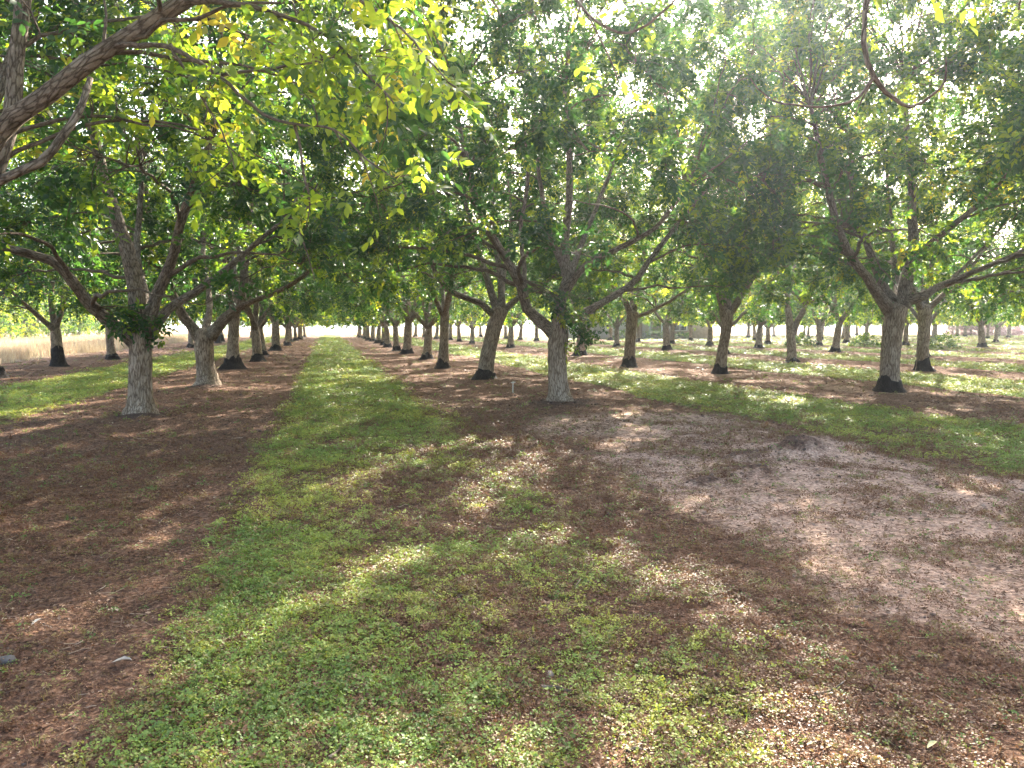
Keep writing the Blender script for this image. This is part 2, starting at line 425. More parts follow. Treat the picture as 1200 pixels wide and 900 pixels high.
def ground_material():
    m, nt, out = new_mat('orchard_floor')
    geo = N(nt, 'ShaderNodeNewGeometry')
    A = lambda k: N(nt, 'ShaderNodeAttribute', attribute_name=k).outputs['Fac']
    def noise(scale, detail=5.0, rough=0.6, stretch=None):
        n = N(nt, 'ShaderNodeTexNoise', i_Scale=scale, i_Detail=detail, i_Roughness=rough)
        if stretch:
            mp = N(nt, 'ShaderNodeMapping'); mp.inputs['Scale'].default_value = stretch
            L(nt, geo.outputs['Position'], mp.inputs[0]); L(nt, mp.outputs[0], n.inputs['Vector'])
        else:
            L(nt, geo.outputs['Position'], n.inputs['Vector'])
        return n.outputs['Fac']
    nf, nm, nl = noise(38, 6, 0.7), noise(7, 5, 0.6), noise(1.1, 4)
    vor = N(nt, 'ShaderNodeTexVoronoi', i_Scale=34.0, i_Randomness=1.0); L(nt, geo.outputs['Position'], vor.inputs['Vector'])
    # dark soil with crumbs and litter
    soil = ramp(nt, nf, [(0.32, (0.042, 0.022, 0.015)), (0.5, (0.140, 0.080, 0.052)), (0.68, (0.31, 0.20, 0.14))])
    soil = mixc(nt, 0.6, soil, ramp(nt, nm, [(0.3, (0.62, 0.58, 0.56)), (0.7, (1.3, 1.2, 1.12))]), 'MULTIPLY')
    crumb = ramp(nt, vor.outputs['Color'], [(0.0, (0.42, 0.41, 0.40)), (1.0, (1.5, 1.44, 1.38))])
    soil = mixc(nt, 0.8, soil, crumb, 'MULTIPLY')
    crust = ramp(nt, nf, [(0.32, (0.20, 0.122, 0.086)), (0.5, (0.42, 0.29, 0.215)), (0.68, (0.58, 0.44, 0.34))])
    crust = mixc(nt, 0.7, crust, crumb, 'MULTIPLY')
    crust = mixc(nt, 0.55, crust, ramp(nt, nm, [(0.32, (0.55, 0.50, 0.47)), (0.62, (1.15, 1.12, 1.1))]), 'MULTIPLY')
    def mask(att, scale_noise, soft=0.18, bias=0.0):
        # attribute thresholded by noise so that the edges break up
        d = math_n(nt, 'SUBTRACT', att, math_n(nt, 'ADD', scale_noise, bias))
        return math_n(nt, 'ADD', math_n(nt, 'DIVIDE', d, soft), 0.5, clamp=True)
    nA, nB = noise(16, 6, 0.7), noise(11, 6, 0.7, (1.0, 0.8, 1))
    col = mixc(nt, mask(A('pale'), nB, 0.35), soil, crust)
    deadc = ramp(nt, nf, [(0.3, (0.07, 0.033, 0.022)), (0.55, (0.17, 0.085, 0.052)), (0.75, (0.29, 0.175, 0.115))])
    col = mixc(nt, mask(A('dead'), nA, 0.3, 0.05), col, deadc)
    gcol = ramp(nt, noise(60, 4, 0.7), [(0.3, (0.050, 0.080, 0.024)), (0.5, (0.115, 0.180, 0.046)), (0.72, (0.23, 0.29, 0.08))])
    gcol = mixc(nt, 0.7, gcol, ramp(nt, nl, [(0.3, (0.8, 0.9, 0.8)), (0.7, (1.2, 1.1, 0.95))]), 'MULTIPLY')
    col = mixc(nt, mask(A('green'), nA, 0.25, 0.0), col, gcol)
    col = mixc(nt, A('dug'), col, ramp(nt, nf, [(0.3, (0.040, 0.026, 0.020)), (0.7, (0.13, 0.088, 0.068))]))
    strawc = ramp(nt, nl, [(0.3, (0.22, 0.15, 0.095)), (0.7, (0.31, 0.235, 0.15))])
    col = mixc(nt, mask(A('field'), nB, 0.5), col, strawc)
    pb = N(nt, 'ShaderNodeBsdfPrincipled', i_Roughness=0.95); pb.inputs['Specular IOR Level'].default_value = 0.1
    L(nt, col, pb.inputs['Base Color'])
    hh = math_n(nt, 'ADD', math_n(nt, 'MULTIPLY', nf, 0.6), math_n(nt, 'ADD', math_n(nt, 'MULTIPLY', vor.outputs['Distance'], 0.5), nm))
    b = N(nt, 'ShaderNodeBump', i_Strength=1.0, i_Distance=0.045); L(nt, hh, b.inputs['Height']); L(nt, b.outputs[0], pb.inputs['Normal'])
    L(nt, pb.outputs[0], out.inputs['Surface'])
    return m

obj('ground', gm, ground_material(), kind='structure')

def gz_at(x, y):
    return float(height(np.array([x]), np.array([y]))[0])

# ------------------------------------------------------------------ tree builder
LEAF_LO = (np.array([(0, 0, 0), (.45, .27, .06), (.45, -.27, .06), (1, 0, -.10)]), np.array([(0, 2, 3), (0, 3, 1)]))
LEAF_HI = (np.array([(0, 0, 0), (.22, .17, .04), (.55, .25, .05), (.85, .11, -.02), (1, 0, -.10),
                     (.85, -.11, -.02), (.55, -.25, .05), (.22, -.17, .04), (.5, 0, 0)]),
           np.array([(8, 0, 7), (8, 7, 6), (8, 6, 5), (8, 5, 4), (8, 4, 3), (8, 3, 2), (8, 2, 1), (8, 1, 0)]))

def compound_leaves(P, D, rng, size, leaf_t, nleaf=7, tint=None):
    """walnut leaves: leaflets in pairs along a rachis starting at P heading D -> verts, tris, tint"""
    n = len(P)
    up = norm(np.array([0, 0, 1.0]) + rng.normal(0, 0.38, (n, 3)))
    D = norm(D + np.array([0, 0, -0.25]))
    side = norm(np.cross(D, up)); nrm = np.cross(side, D)
    T, F = leaf_t
    vs, fs, ts, k0 = [], [], [], 0
    rl = size * rng.uniform(1.7, 2.6, n)
    tint = rng.uniform(0, 1, n) if tint is None else tint
    pairs = (nleaf - 1) // 2
    specs = [(1.0, 0)] + [(0.35 + 0.55 * j / max(1, pairs - 1), sg) for j in range(pairs) for sg in (-1, 1)]
    for (f, sg) in specs:
        b = P + D * (rl * f)[:, None] - np.array([0, 0, 1.0]) * (0.25 * rl * f * f)[:, None]
        d = D if sg == 0 else norm(D * 0.55 + side * sg * 0.9)
        d = norm(d + rng.normal(0, 0.22, (n, 3)) + np.array([0, 0, -0.22]))
        nn = norm(nrm + rng.normal(0, 0.35, (n, 3)))
        w = norm(np.cross(nn, d)); nn = np.cross(d, w)
        Ls = size * rng.uniform(0.75, 1.2, n) * (1.1 if sg == 0 else 0.75 + 0.3 * f)
        v = b[:, None] + Ls[:, None, None] * (T[None, :, 0, None] * d[:, None] + T[None, :, 1, None] * w[:, None] + T[None, :, 2, None] * nn[:, None])
        vs.append(v.reshape(-1, 3))
        fs.append((F[None] + (np.arange(n) * len(T))[:, None, None]).reshape(-1, 3) + k0)
        k0 += n * len(T)
        ts.append(np.repeat(np.clip(tint + rng.normal(0, 0.07, n), 0, 1), len(F)))
    return np.vstack(vs), np.vstack(fs), np.concatenate(ts)

def bend(p0, t0, p1, rng, n, sag=0.0, wig=0.05):
    L_ = np.linalg.norm(p1 - p0)
    c = p0 + norm(t0 * 0.7 + norm(p1 - p0)) * L_ * 0.5 + rng.normal(0, wig * L_, 3)
    u = np.linspace(0, 1, n)[:, None]
    p = (1 - u) ** 2 * p0 + 2 * u * (1 - u) * c + u ** 2 * p1
    p[:, 2] -= sag * L_ * (u[:, 0] ** 2)
    return p

def tree_parts(seed, base, trunk, limbs, R_c=4.5, ztop=10.6, zbot=2.3, zin=4.2, centre=(0, 0), nsec=60, nter=1150,
               leaves=8, lsize=0.108, nleaf=7, hi=False, seg=1.0, lob=0.18, extra=(), dark=None, hollow=0.55, keep=None, tint_up=0.0, slim=1.0, wiggle=0.008):
    """all in the tree's own frame (base at the origin).
    trunk: [(x,y,z,r)...], limbs: [([(x,y,z)...], r0, r1)]; returns name -> (mesh, material key, kind)"""
    rng = np.random.default_rng(seed)
    out = []
    # --- trunk
    tr = np.asarray(trunk, float)
    path = spline(tr[:, :3], 0.09)
    cum = np.linspace(0, len(tr) - 1, len(path))
    rad = np.interp(cum, np.arange(len(tr)), tr[:, 3])
    z = path[:, 2]
    rad = rad * (1 + 0.42 * np.exp(-np.maximum(z, 0) / 0.11) + 0.10 * np.exp(-np.maximum(z, 0) / 0.45))
    rad = rad * (1 + rng.normal(0, 0.012, len(rad)))
    g = Geo(); tube(g, path, rad, int(30 * seg) if seg > .6 else 12, 0.035 * seg, rng); out.append(('trunk', g.mesh('trunk'), 'bark', None))
    # --- darker stock below the graft
    if dark:
        zz = np.linspace(-0.06, dark, 7)
        pc = np.stack([np.interp(zz, z, path[:, 0]), np.interp(zz, z, path[:, 1]), zz], -1)
        rr = np.interp(zz, z, rad) * (1.15 + 0.28 * np.exp(-(zz + 0.06) / 0.12))
        sg_ = 22 if seg > .6 else 12
        g = Geo(); tube(g, pc, rr, sg_, 0.05, rng, cap=False)
        top = g.v[0][-sg_:]; jag = rng.normal(0, 0.035, sg_) + 0.05 * np.sin(np.arange(sg_) * 4 * np.pi / sg_ + seed)
        top[:, 2] += jag; top[:, :2] = pc[-1, :2] + (top[:, :2] - pc[-1, :2]) * 0.92
        out.append(('rootstock', g.mesh('rootstock'), 'rootstock', None))
    # --- limbs
    nodesP, nodesT, nodesR, nodesF = [], [], [], []
    for pts, r0, r1 in limbs:
        p = spline(pts, 0.16)
        p[2:] += np.cumsum(rng.normal(0, wiggle, (len(p) - 2, 3)), axis=0)
        u = np.linspace(0, 1, len(p))
        r = r0 + (r1 - r0) * u ** 0.8
        r = r * (1 + 0.25 * np.exp(-u * 14)) * (1 + rng.normal(0, 0.025, len(p)))
        g = Geo(); tube(g, p, r, 14 if seg > .6 else 8, 0.05 * seg, rng); out.append(('limb', g.mesh('limb'), 'limb', None))
        nodesP.append(p); nodesT.append(norm(np.gradient(p, axis=0))); nodesR.append(r); nodesF.append(u)
    LP, LT, LR, LF = map(np.concatenate, (nodesP, nodesT, nodesR, nodesF))
    ok = LF > 0.22
    LP, LT, LR = LP[ok], LT[ok], LR[ok]
    cx, cy_ = centre
    ph = rng.uniform(0, 6.28, 4)
    def envelope(n, hol):
        res = []
        while len(res) < n:
            m = 4 * n
            a = rng.uniform(0, 2 * np.pi, m); r = np.sqrt(rng.uniform(0, 1, m))
            Ra = R_c * (1 + lob * np.sin(2 * a + ph[0]) * 0.5 + lob * np.sin(3 * a + ph[1]) * 0.5 + lob * 0.6 * np.sin(7 * a + ph[2]))
            zb = zin + (zbot - zin) * sstep(0.40, 0.85, r) + 0.3 * np.sin(5 * a + ph[3])
            zm = zbot + 0.35 * (ztop - zbot)
            zt = zm + (ztop - zm) * np.sqrt(np.clip(1 - r ** 3.2, 0, 1)) * (1 + 0.10 * np.sin(4 * a + ph[1]) * r + 0.08 * np.sin(9 * a + ph[0]))
            zz = zb + (zt - zb) * rng.uniform(0, 1, m)
            q = np.sqrt(r ** 2 + (np.maximum(zz - zm, 0) / (ztop - zm)) ** 2)
            keepm = (zt > zb) & ((q > hol) | (rng.uniform(0, 1, m) < 0.22))
            pts = np.stack([cx + r * Ra * np.cos(a), cy_ + r * Ra * np.sin(a), zz], -1)[keepm]
            if keep is not None: pts = pts[keep(pts)]
            res.extend(list(pts))
        return np.array(res[:n])
    g = Geo()
    # --- secondary branches: best-candidate targets through the crown
    cand = envelope(nsec * 8, hollow)
    tg = [cand[0]]
    for i in range(1, nsec):
        c = cand[rng.integers(0, len(cand), 8)]
        d = np.min(np.linalg.norm(c[:, None] - np.array(tg)[None], axis=2), axis=1)
        tg.append(c[np.argmax(d)])
    SP, ST, SR = [], [], []
    for p1 in tg:
        dv = p1 - LP; dist = np.linalg.norm(dv, axis=1)
        cost = dist * (1 + 1.2 * (dv[:, 2] < 0.1 * dist)) + 0.25 * np.abs(LR - 0.05) * 4
        k = int(np.argmin(cost)); p0 = LP[k]
        ln = dist[k]
        if ln < 0.15: continue
        p = bend(p0, LT[k], p1, rng, max(5, int(ln / 0.22)), sag=0.08)
        p[1:-1] += rng.normal(0, 0.02, (len(p) - 2, 3))
        r0 = min(0.5 * LR[k], 0.014 + 0.010 * ln) * slim
        r = np.linspace(r0, 0.008 * min(1, slim * 1.2), len(p))
        tube(g, p, r, 7 if seg > .6 else 4)
        SP.append(p[1:]); ST.append(norm(np.gradient(p, axis=0))[1:]); SR.append(r[1:])
    # limb ends carry twigs too
    tail = LR < 0.05
    SP.append(LP[tail]); ST.append(LT[tail]); SR.append(LR[tail])
    SP, ST, SR = map(np.concatenate, (SP, ST, SR))
    # --- twigs and leaves
    targets = envelope(nter, hollow)
    # gather loosely into clumps
    cl = targets[rng.integers(0, len(targets), max(30, nter // 7))]
    dd = np.linalg.norm(targets[:, None] - cl[None], axis=2)
    nearest = cl[np.argmin(dd, axis=1)]
    targets = targets + (nearest - targets) * rng.uniform(0.25, 0.6, (len(targets), 1))
    if len(extra): targets = np.vstack([targets, np.asarray(extra)])
    LPs, LDs, LTn = [], [], []
    for p1 in targets:
        dv = p1 - SP; dist = np.linalg.norm(dv, axis=1)
        k = int(np.argmin(dist + 0.25 * dist * (dv[:, 2] < -0.3)))
        p0 = SP[k]; ln = dist[k]
        if ln > 1.6:            # stay connected: stop the twig short
            p1 = p0 + dv[k] / ln * 1.6; ln = 1.6
        if ln < 0.25: p1 = p0 + norm(ST[k] + rng.normal(0, .6, 3)) * 0.3; ln = 0.3
        p = bend(p0, ST[k], p1, rng, 5, sag=0.12, wig=0.08)
        tube(g, p[[0, 1, 2, 4]], np.linspace(min(SR[k] * .8, 0.011), 0.0035, 4), 4 if hi else 3)
        m = leaves
        u = np.concatenate([rng.uniform(0.25, 1, m - 2), [1.0, 0.95]])
        i = np.clip((u * 4).astype(int), 0, 3); f = u * 4 - i
        pos = p[i] * (1 - f[:, None]) + p[i + 1] * f[:, None]
        tn = norm(p[i + 1] - p[i])
        LPs.append(pos); LDs.append(norm(tn * 0.6 + rng.normal(0, 0.75, (m, 3)) + np.array([0, 0, 0.1])))
        base_t = rng.beta(1.6, 3.2) + tint_up
        LTn.append(np.clip(base_t + rng.normal(0, 0.1, m), 0, 0.93) + (rng.uniform(0, 1, m) < 0.003) * 0.3)
    out.append(('branchwork', g.mesh('branchwork'), 'twig', 'stuff'))
    P, D, T = np.concatenate(LPs), np.concatenate(LDs), np.concatenate(LTn)
    v, f, t = compound_leaves(P, D, rng, lsize, LEAF_HI if hi else LEAF_LO, nleaf, np.clip(T, 0, 1))
    me = make_mesh('crown', v, f, {'tint': ('FACE', 'FLOAT', t.astype(np.float32))}, smooth=False)
    out.append(('crown', me, 'leaf', 'stuff'))
    return out

def plant_tree(name, parts, loc, rz=0.0, sc=1.0, label=None, group=None):
    root = bpy.data.objects.new(name, None)
    root.empty_display_size = 0.3
    C.objects.link(root)
    root.location = loc; root.rotation_euler = (0, 0, rz); root.scale = (sc, sc, sc)
    root['label'] = label; root['category'] = 'tree'
    if group: root['group'] = group
    for nm, me, mk, kind in parts:
        obj(nm, me, MAT[mk], root, kind=kind)
    return root

def generic(seed, fork=1.5, r=0.24, nl=4, **kw):
    rng = np.random.default_rng(seed)
    lx, ly = rng.normal(0, 0.07, 2)
    trunk = [(0, 0, -0.1, r * 1.12), (lx * .3, ly * .3, 0.5, r), (lx, ly, fork, r * 0.98), (lx * 1.2, ly * 1.2, fork + 0.25, r * 0.75)]
    limbs = []; a0 = rng.uniform(0, 6.28)
    for i in range(nl):
        a = a0 + 2 * np.pi * i / nl + rng.normal(0, 0.25)
        el = R(rng.uniform(38, 66)); ln = rng.uniform(4.6, 6.0)
        p = np.array([lx, ly, fork + rng.uniform(-0.15, 0.2)]); pts = [p]
        for k in range(5):
            d = np.array([math.cos(a) * math.cos(el), math.sin(a) * math.cos(el), math.sin(el)])
            p = p + d * ln / 5; pts.append(p)
            el = np.clip(el + R(rng.normal(6, 9)), 0.3, 1.4); a += rng.normal(0, 0.18)
        limbs.append((pts, r * rng.uniform(0.5, 0.66), 0.028))
    # one central leader
    pts = [np.array([lx, ly, fork])]; p = pts[0]
    for k in range(5):
        p = p + np.array([rng.normal(0, .22), rng.normal(0, .22), 1.3]); pts.append(p)
    limbs.append((pts, r * 0.6, 0.025))
    return tree_parts(seed, None, trunk, limbs, **kw)

# ------------------------------------------------------------------ the trees that can be told apart
HERO = []
def hero(px, py, label, trunk_px, limb_px, name='walnut_tree', seed=1, dark=0.3, D=None, **kw):
    """trunk_px: [(px,py,radius_px)] from fork down order base->fork; limb_px: list of ([(px,py,extra depth)], r0, r1) in metres"""
    b = ground_at(px, py)
    D = float(b @ cF)
    base = np.array([b[0], b[1], gz_at(b[0], b[1]) - 0.02])
    tr = [(0, 0, -0.1, trunk_px[0][2] * D / FPX * 0.80)]
    for (x, y, r) in trunk_px:
        q = at(x, y, D) - base
        tr.append((q[0], q[1], max(q[2], 0.05), r * D / FPX * 0.74))
    lb = []
    for pts, r0, r1 in limb_px:
        lb.append(([at(x, y, D + dz) - base for (x, y, dz) in pts], r0 * 0.78, r1 * 0.9))
    kw.setdefault('extra', [])
    ex = []
    for (x, y, dz, n, spread) in kw.pop('tufts', []):
        q = at(x, y, D + dz) - base
        ex += list(q + np.random.default_rng(seed + n).normal(0, spread, (n, 3)))
    kw['extra'] = ex
    parts = tree_parts(seed, base, tr, lb, dark=dark, **kw)
    HERO.append((base[0], base[1]))
    return plant_tree(name, parts, base, label=label)

# row on the dry-field side of the lane
hero(165, 490, 'walnut tree with pale furrowed trunk, no dark base, long bent limb reaching over grass strip',
     [(165, 488, 17), (164, 450, 16.5), (164, 405, 17.5), (165, 385, 15)],
     [([(160, 402, 0), (135, 380, -.2), (105, 355, -.5), (80, 325, -.9), (50, 300, -1.2), (5, 288, -1.5), (-40, 262, -1.8)], 0.15, 0.05),
      ([(163, 392, 0), (160, 340, .1), (150, 290, .2), (132, 240, .3), (118, 190, .5), (105, 120, .6), (98, 40, .6)], 0.20, 0.05),
      ([(172, 392, 0), (182, 350, -.1), (200, 305, -.3), (212, 260, -.6), (235, 200, -1.0), (262, 130, -1.4)], 0.15, 0.04),
      ([(176, 394, 0), (196, 366, .3), (228, 345, .6), (255, 325, .9), (290, 295, 1.2), (330, 262, 1.5)], 0.125, 0.04),
      ([(165, 392, 0), (168, 345, .8), (160, 290, 1.6), (165, 220, 2.4), (160, 150, 3.0)], 0.13, 0.04)],
     seed=11, dark=None, nter=1500, nsec=76, R_c=4.7, tufts=[(186, 372, 0, 6, .14), (160, 375, -.1, 4, .12)])
hero(242, 455, 'walnut tree forking low into two heavy limbs shaped like a wide V',
     [(243, 453, 14.5), (241, 430, 12.5), (239, 400, 14), (239, 388, 12)],
     [([(234, 396, 0), (222, 380, -.1), (210, 362, -.3), (200, 335, -.6), (185, 300, -.9), (172, 240, -1.2), (170, 190, -1.4)], 0.17, 0.05),
      ([(246, 394, 0), (262, 375, 0), (278, 358, .1), (286, 325, .3), (280, 290, .4), (292, 240, .8), (298, 180, 1.0)], 0.19, 0.05),
      ([(274, 364, 0), (300, 352, -.3), (335, 338, -.7), (370, 312, -1.2), (392, 280, -1.5)], 0.11, 0.035),
      ([(240, 392, 0), (246, 350, 1), (240, 290, 1.9), (250, 210, 2.6)], 0.14, 0.04)],
     seed=12, dark=None, nter=1150, nsec=64)
hero(273, 435, 'walnut tree with straight trunk rising from a wide dark soil-covered foot',
     [(273, 433, 10), (273, 415, 9), (274, 385, 8.5), (275, 365, 8)],
     [([(274, 372, 0), (268, 340, -.2), (262, 300, -.5), (258, 260, -.7), (240, 210, -1.0)], 0.15, 0.04),
      ([(276, 370, 0), (290, 340, 0), (310, 310, .1), (325, 270, .2), (335, 220, .3)], 0.15, 0.04),
      ([(274, 370, 0), (276, 330, 1.2), (272, 270, 2.4), (275, 200, 3)], 0.13, 0.04),
      ([(275, 372, 0), (280, 345, -1.2), (290, 310, -2.4), (296, 270, -3)], 0.13, 0.04)],
     seed=13, dark=0.36, nter=850, R_c=4.2)
# row on the house side of the lane
hero(655, 474, 'walnut tree with twisted grey trunk and kinked limb, standing in a ring of dark soil',
     [(655, 472, 15.5), (653, 440, 14.5), (653, 410, 14.5), (656, 385, 15), (658, 370, 12)],
     [([(651, 392, 0), (634, 376, 0), (618, 360, -.1), (611, 335, -.2), (596, 308, -.4), (578, 278, -.5), (560, 240, -.6), (548, 195, -.7), (535, 130, -.8)], 0.16, 0.045),
      ([(614, 342, -.1), (614, 310, .2), (610, 270, .6), (616, 210, 1.0), (610, 140, 1.3)], 0.075, 0.03),
      ([(657, 385, 0), (658, 350, .1), (668, 325, .1), (664, 290, .2), (668, 240, .3), (672, 170, .4), (668, 100, .4)], 0.17, 0.045),
      ([(664, 338, 0), (685, 312, -.4), (715, 296, -.8), (745, 282, -1.1), (772, 262, -1.4), (800, 225, -1.7)], 0.10, 0.035),
      ([(662, 380, 0), (690, 364, .4), (720, 345, .8), (745, 325, 1.2), (768, 292, 1.6), (800, 255, 2.0), (830, 215, 2.2)], 0.12, 0.04),
      ([(666, 325, .1), (650, 290, .8), (640, 250, 1.4), (630, 195, 2.0), (625, 120, 2.4)], 0.10, 0.035),
      ([(668, 320, .1), (690, 270, 1.0), (712, 215, 1.8), (730, 150, 2.4)], 0.09, 0.03)],
     seed=14, dark=None, nter=1550, nsec=84, R_c=4.3, ztop=9.8, hollow=0.5, zin=4.8, zbot=2.6, tufts=[(688, 376, -.3, 9, .14), (668, 372, -.2, 5, .12)])
hero(568, 445, 'leaning walnut trunk with short black base beside a thin white sprinkler riser',
     [(568, 443, 11.5), (571, 420, 10.5), (579, 385, 11), (586, 362, 12)],
     [([(580, 370, 0), (562, 355, -.3), (535, 345, -.7), (514, 325, -1.0), (500, 290, -1.3), (482, 250, -1.6), (468, 200, -1.8)], 0.13, 0.04),
      ([(583, 366, 0), (574, 335, .1), (560, 295, .2), (548, 250, .3), (540, 195, .4), (532, 140, .5)], 0.16, 0.045),
      ([(588, 362, 0), (586, 320, .3), (580, 270, .6), (578, 210, .9), (570, 150, 1.1)], 0.14, 0.04),
      ([(592, 362, 0), (612, 345, .4), (636, 332, .8), (655, 312, 1.2), (672, 270, 1.6)], 0.12, 0.04),
      ([(588, 362, 0), (592, 325, 1.2), (600, 270, 2.4), (596, 210, 3.0)], 0.12, 0.04)],
     seed=15, dark=0.28, nter=950, R_c=4.2)
hero(519, 432, 'straight walnut trunk with thin black foot between leaning trunk and far lane trees',
     [(519, 430, 7.5), (520, 405, 6.5), (521, 380, 7), (521, 365, 7)],
     [([(520, 372, 0), (508, 345, -.4), (496, 310, -.8), (484, 265, -1.2), (480, 220, -1.4)], 0.12, 0.04),
      ([(521, 370, 0), (530, 335, .2), (536, 290, .5), (545, 240, .8)], 0.13, 0.04),
      ([(521, 370, 0), (518, 330, 1), (512, 280, 2), (515, 220, 2.6)], 0.13, 0.04),
      ([(521, 370, 0), (526, 345, -1.2), (535, 310, -2.2), (540, 270, -3)], 0.12, 0.04)],
     seed=16, dark=0.30, nter=720, R_c=4.2, lsize=0.12, leaves=7)
# next row
hero(1042, 460, 'stout walnut tree with thick pale trunk, black collar at base and fanning limbs',
     [(1042, 458, 13.5), (1043, 420, 13.5), (1047, 385, 14.5), (1052, 360, 16.5)],
     [([(1044, 365, 0), (1024, 338, -.2), (1003, 310, -.5), (986, 275, -.8), (974, 235, -1.0), (962, 190, -1.2), (950, 130, -1.4)], 0.18, 0.05),
      ([(1046, 352, 0), (1030, 325, .3), (1016, 290, .6), (1006, 250, .8), (998, 205, 1.0), (992, 150, 1.1)], 0.15, 0.045),
      ([(1058, 360, 0), (1063, 325, .1), (1070, 290, .1), (1070, 240, .2), (1066, 185, .2), (1062, 100, .3)], 0.20, 0.05),
      ([(1067, 315, .1), (1085, 292, -.5), (1108, 272, -.9), (1135, 250, -1.3), (1165, 222, -1.7), (1195, 180, -2)], 0.12, 0.035),
      ([(1064, 352, 0), (1085, 346, -.2), (1110, 334, .3), (1140, 322, .8), (1175, 308, 1.2), (1215, 288, 1.6)], 0.14, 0.045),
      ([(1110, 334, .3), (1135, 308, 1.0), (1160, 280, 1.6), (1190, 245, 2.2)], 0.075, 0.03),
      ([(1055, 355, 0), (1050, 315, 1.2), (1045, 260, 2.3), (1040, 180, 3.0)], 0.14, 0.04)],
     seed=17, dark=0.34, nter=2100, nsec=110, R_c=5.0, ztop=11.8, hollow=0.3, lsize=0.12, zin=4.8, zbot=2.6)
hero(845, 439, 'slim walnut tree forking into a narrow V above its black foot',
     [(844, 437, 8), (847, 410, 7.5), (851, 385, 8), (853, 365, 9)],
     [([(850, 370, 0), (842, 340, -.1), (832, 310, -.3), (820, 283, -.5), (814, 240, -.7), (806, 180, -.8)], 0.15, 0.045),
      ([(853, 368, 0), (851, 330, .3), (850, 290, .6), (852, 240, .9), (855, 170, 1.1)], 0.13, 0.04),
      ([(857, 366, 0), (868, 348, 0), (885, 320, -.2), (900, 295, -.5), (918, 262, -.8), (936, 215, -1.1)], 0.14, 0.04),
      ([(853, 366, 0), (856, 330, 1.3), (866, 280, 2.4), (870, 220, 3.0)], 0.12, 0.04)],
     seed=18, dark=0.30, nter=1000, R_c=4.8, zin=5.6, zbot=3.0, hollow=0.6, ztop=12.0, tint_up=0.06)
hero(737, 430, 'dark walnut trunk with broad flared black foot, in line with the far house window',
     [(737, 428, 8.5), (738, 405, 7.5), (740, 380, 8), (741, 366, 9)],
     [([(739, 368, 0), (730, 350, -.2), (718, 338, -.4), (708, 320, -.7), (700, 280, -1), (692, 230, -1.3)], 0.14, 0.04),
      ([(741, 368, 0), (748, 345, .2), (752, 310, .5), (760, 270, .8), (765, 210, 1.1)], 0.14, 0.04),
      ([(744, 372, 0), (765, 364, -.2), (790, 350, -.5), (815, 330, -.9), (835, 300, -1.2)], 0.10, 0.035),
      ([(741, 368, 0), (738, 335, 1.2), (730, 290, 2.2), (728, 230, 2.9)], 0.12, 0.04)],
     seed=19, dark=0.40, nter=1000, R_c=4.6, ztop=13.0, hollow=0.4, lsize=0.125, leaves=7)
hero(1083, 435, 'walnut tree with mottled dark bark and flared black foot behind the stout tree',
     [(1082, 433, 9), (1081, 405, 8.5), (1083, 375, 8.5), (1084, 358, 9.5)],
     [([(1080, 362, 0), (1068, 335, -.3), (1055, 300, -.6), (1040, 260, -1)], 0.14, 0.04),
      ([(1084, 360, 0), (1090, 325, .2), (1096, 280, .5), (1100, 220, .8)], 0.14, 0.04),
      ([(1088, 362, 0), (1105, 345, -.2), (1128, 325, -.5), (1150, 295, -1), (1170, 255, -1.3)], 0.13, 0.04),
      ([(1084, 360, 0), (1080, 325, 1.3), (1070, 280, 2.4), (1068, 220, 3.0)], 0.12, 0.04)],
     seed=20, dark=0.42, nter=720, lsize=0.12, leaves=7, R_c=4.4)
hero(928, 424, 'twin-stemmed walnut tree splitting near the ground into two slender trunks',
     [(928, 422, 6.5), (927, 400, 6), (925, 375, 5), (922, 350, 4.5)],
     [([(929, 392, 0), (934, 378, 0), (942, 362, 0), (950, 340, .2), (962, 305, .4), (972, 260, .7)], 0.17, 0.05),
      ([(922, 356, 0), (915, 325, -.2), (908, 290, -.6), (904, 240, -1.0)], 0.13, 0.04),
      ([(922, 354, 0), (930, 320, .6), (936, 280, 1.2), (940, 230, 1.8)], 0.12, 0.04),
      ([(944, 356, 0), (968, 345, -.6), (985, 325, -1.2), (1000, 300, -1.8)], 0.08, 0.03)],
     seed=21, dark=0.16, nter=720, R_c=4.2, lsize=0.12, leaves=7)

# ------------------------------------------------------------------ generic trees, shared meshes
MID = [generic(100 + i, fork=1.45 + 0.12 * (i % 3), r=0.175 + 0.02 * (i % 3), nl=4 - (i % 2), nter=620, nsec=50, leaves=6, lsize=0.15, nleaf=7, seg=0.5,
               R_c=4.2, zbot=2.1, zin=3.6, dark=0.32) for i in range(4)]
FAR = [generic(200 + i, fork=1.5, r=0.19, nl=4, nter=420, nsec=30, leaves=5, lsize=0.20, nleaf=5, seg=0.4, R_c=4.1, zbot=2.0, zin=3.2, dark=0.32, tint_up=0.14) for i in range(3)]  # tint_up yellows the leaves: backlit sun put into their colour
DARKSTEM = [generic(300 + i, fork=1.6, r=0.21, nl=3, nter=600, nsec=40, leaves=5, lsize=0.18, nleaf=7, seg=0.5, R_c=4.4, dark=0.85) for i in range(2)]

plant_tree('walnut_tree', generic(151, fork=1.6, r=0.2, nl=4, nter=950, nsec=56, R_c=4.0, ztop=10.5, zbot=3.8, zin=4.8, dark=0.3), (13.4, 8.6, gz_at(13.4, 8.6) - .02), 2.1, 1.0,
           'walnut tree beside the stout tree, its leafy boughs reaching in front of the grass strip')
HERO.append((13.4, 8.6))
HOUSE_C = at(755, 398, 92.0)
rr = random.Random(5)
def far_enough(x, y):
    return all(math.hypot(x - hx, y - hy) > 4.2 for hx, hy in HERO)

